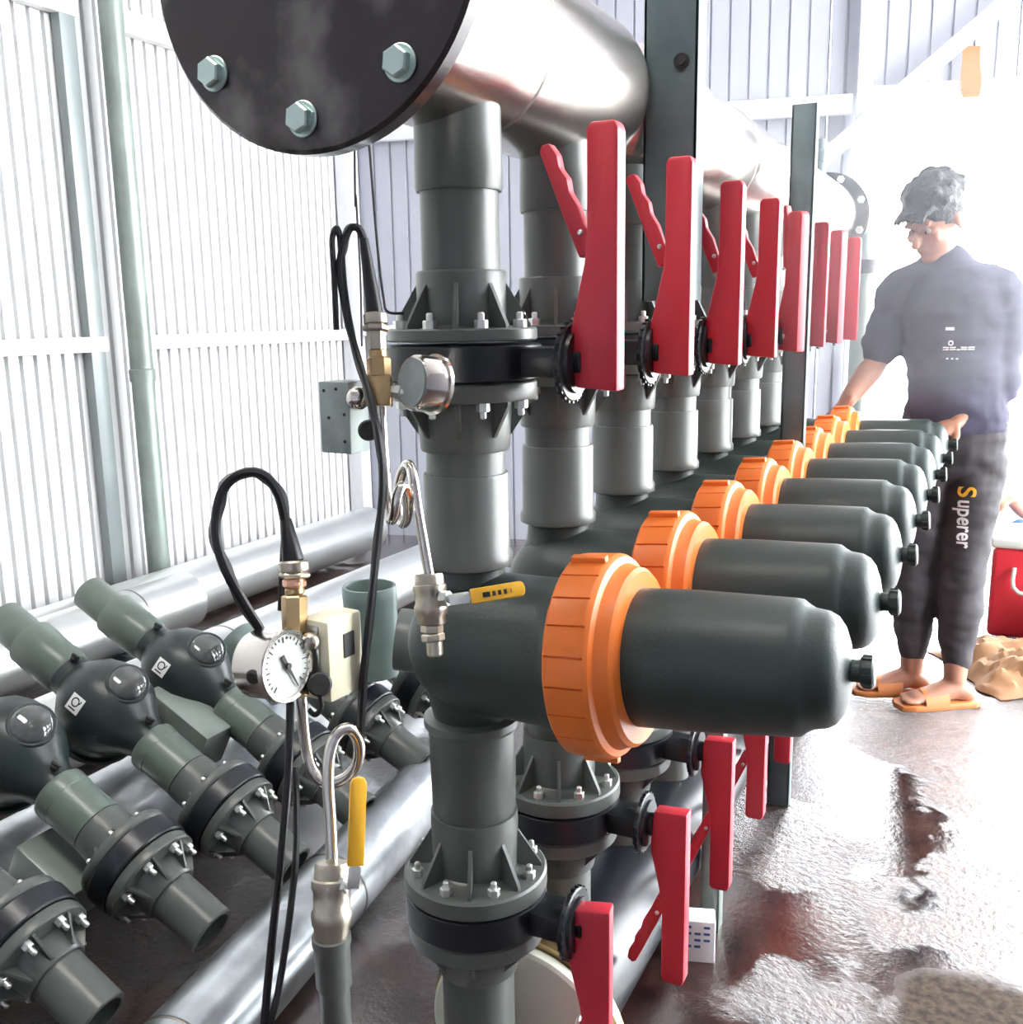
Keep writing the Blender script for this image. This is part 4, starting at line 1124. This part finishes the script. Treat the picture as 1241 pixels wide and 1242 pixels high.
for hh_, kk_, aa_ in ((pp(1290, 690), k1, a1), (pp(1330, 690), k2, a2)): limb_mb(g, smooth_chain([(hh_, .09, .09), (kk_, .068, .068), (mix(kk_, aa_, .5), .062, .062), (mix(kk_, aa_, .9), .05, .05)]))
fuse(g, 'jeans', 'jeans', p2, .01, 3, wrinkle=.008)
zz = hip2.z - .13
st = thing('stool', (hip2.x, Yp, 0), 'low stool under the seated person at the right edge', 'stool')
MB().cyl((hip2.x, Yp + .03, zz - .03), (hip2.x, Yp + .03, zz), .15, seg=30).build('seat', 'redbox', st)
for k in range(4):
    a = pi / 4 + k * pi / 2; MB().cyl((hip2.x + .15 * cos(a), Yp + .03 + .15 * sin(a), 0), (hip2.x + .11 * cos(a), Yp + .03 + .11 * sin(a), zz - .02), .012, seg=12).build('leg', 'redbox', st)

# red cooler, cloth and sack
cx = at(1196, 772, Z=0)
co = thing('cooler_box', (cx.x + .22, cx.y + .16, 0), 'red cooler box with pale lid standing on the wet floor by the doorway', 'cooler')
hh_ = at(1196, 664, Y=cx.y).z
MB().box((cx.x + .22, cx.y + .16, hh_ / 2 + .001), (.44, .30, hh_), bev=.02, seg=3).build('box', 'redbox', co)
MB().box((cx.x + .22, cx.y + .16, hh_ + .022), (.46, .32, .045), bev=.014, seg=3).build('lid', 'dial', co)
MB().tube([(cx.x + .08, cx.y - .0, hh_ * .8), (cx.x + .10, cx.y - .03, hh_ * .55), (cx.x + .32, cx.y - .03, hh_ * .55), (cx.x + .34, cx.y, hh_ * .8)], .008, sub=4).build('handle', 'dial', co)


def crumple(name, m, c, sx, sy, hgt, label, cat, seed=0, rot=0, n=34):
    """a crumpled sheet or sack: closed skin, folded height field"""
    vs = []; fs = []
    for j in range(n):
        for i in range(n):
            u = i / (n - 1) * 2 - 1; v = j / (n - 1) * 2 - 1
            edge = max(0, 1 - abs(u) ** 4) * max(0, 1 - abs(v) ** 4)
            k = noise.noise(Vector((u * 1.7 + seed, v * 1.7, seed))); k2 = abs(noise.noise(Vector((u * 3.4, v * 3.4 + seed, 3)))); k3 = abs(noise.noise(Vector((u * 8, v * 8 + seed, 9))))
            z = .004 + hgt * edge * (.55 + .5 * k + .55 * k2 + .18 * k3)
            x_ = u * sx * (1 + .12 * noise.noise(Vector((v * 2.5, seed, 1)))); y_ = v * sy * (1 + .16 * noise.noise(Vector((u * 2.5, seed, 5))))
            vs.append(Vector((c.x + x_ * cos(rot) - y_ * sin(rot), c.y + x_ * sin(rot) + y_ * cos(rot), c.z + max(.003, z))))
    for j in range(n - 1):
        for i in range(n - 1): fs.append((j * n + i, j * n + i + 1, (j + 1) * n + i + 1, (j + 1) * n + i))
    mb = MB().add(vs, fs); mb.add([Vector((v.x, v.y, c.z + .001)) for v in vs], [tuple(reversed(f)) for f in fs])
    o = mb.build(name, m, ang=25, fix=False); tag(o, label, cat); return o


sc_ = at(1222, 818, Z=0)
crumple('paper_sack', 'kraft', sc_ + Vector((.09, .06, 0)), .27, .24, .13, 'crumpled brown paper sack on the wet floor in front of the red cooler', 'sack', 3, .5)
crumple('cloth_bundle', 'pinkcloth', at(1245, 786, Z=0) + Vector((.10, .03, .0)), .10, .06, .2, 'pale and orange cloth bundle leaning on the red cooler', 'cloth', 8, .9)
MB_ = MB()

# ------------------------------------------------------------------ added scattering volume imitating lens glare around the open doorway
hz = bpy.data.materials.new('lens_glare_haze'); hz.use_nodes = True; nt = hz.node_tree
for n_ in list(nt.nodes):
    if n_.type == 'BSDF_PRINCIPLED': nt.nodes.remove(n_)
vs_ = nt.nodes.new('ShaderNodeVolumeScatter'); vs_.inputs['Color'].default_value = (.86, .9, 1, 1); vs_.inputs['Density'].default_value = .135; vs_.inputs['Anisotropy'].default_value = .55
nt.links.new(vs_.outputs[0], [n_ for n_ in nt.nodes if n_.type == 'OUTPUT_MATERIAL'][0].inputs['Volume'])
M['glare_haze'] = hz
ho = MB().box((.75, 3.2, 1.47), (3.6, 2.4, .80)).build('glare_haze', 'glare_haze'); tag(ho, 'pale scattering volume added for lens glare in front of the bright doorway', 'glare_haze', kind='stuff')
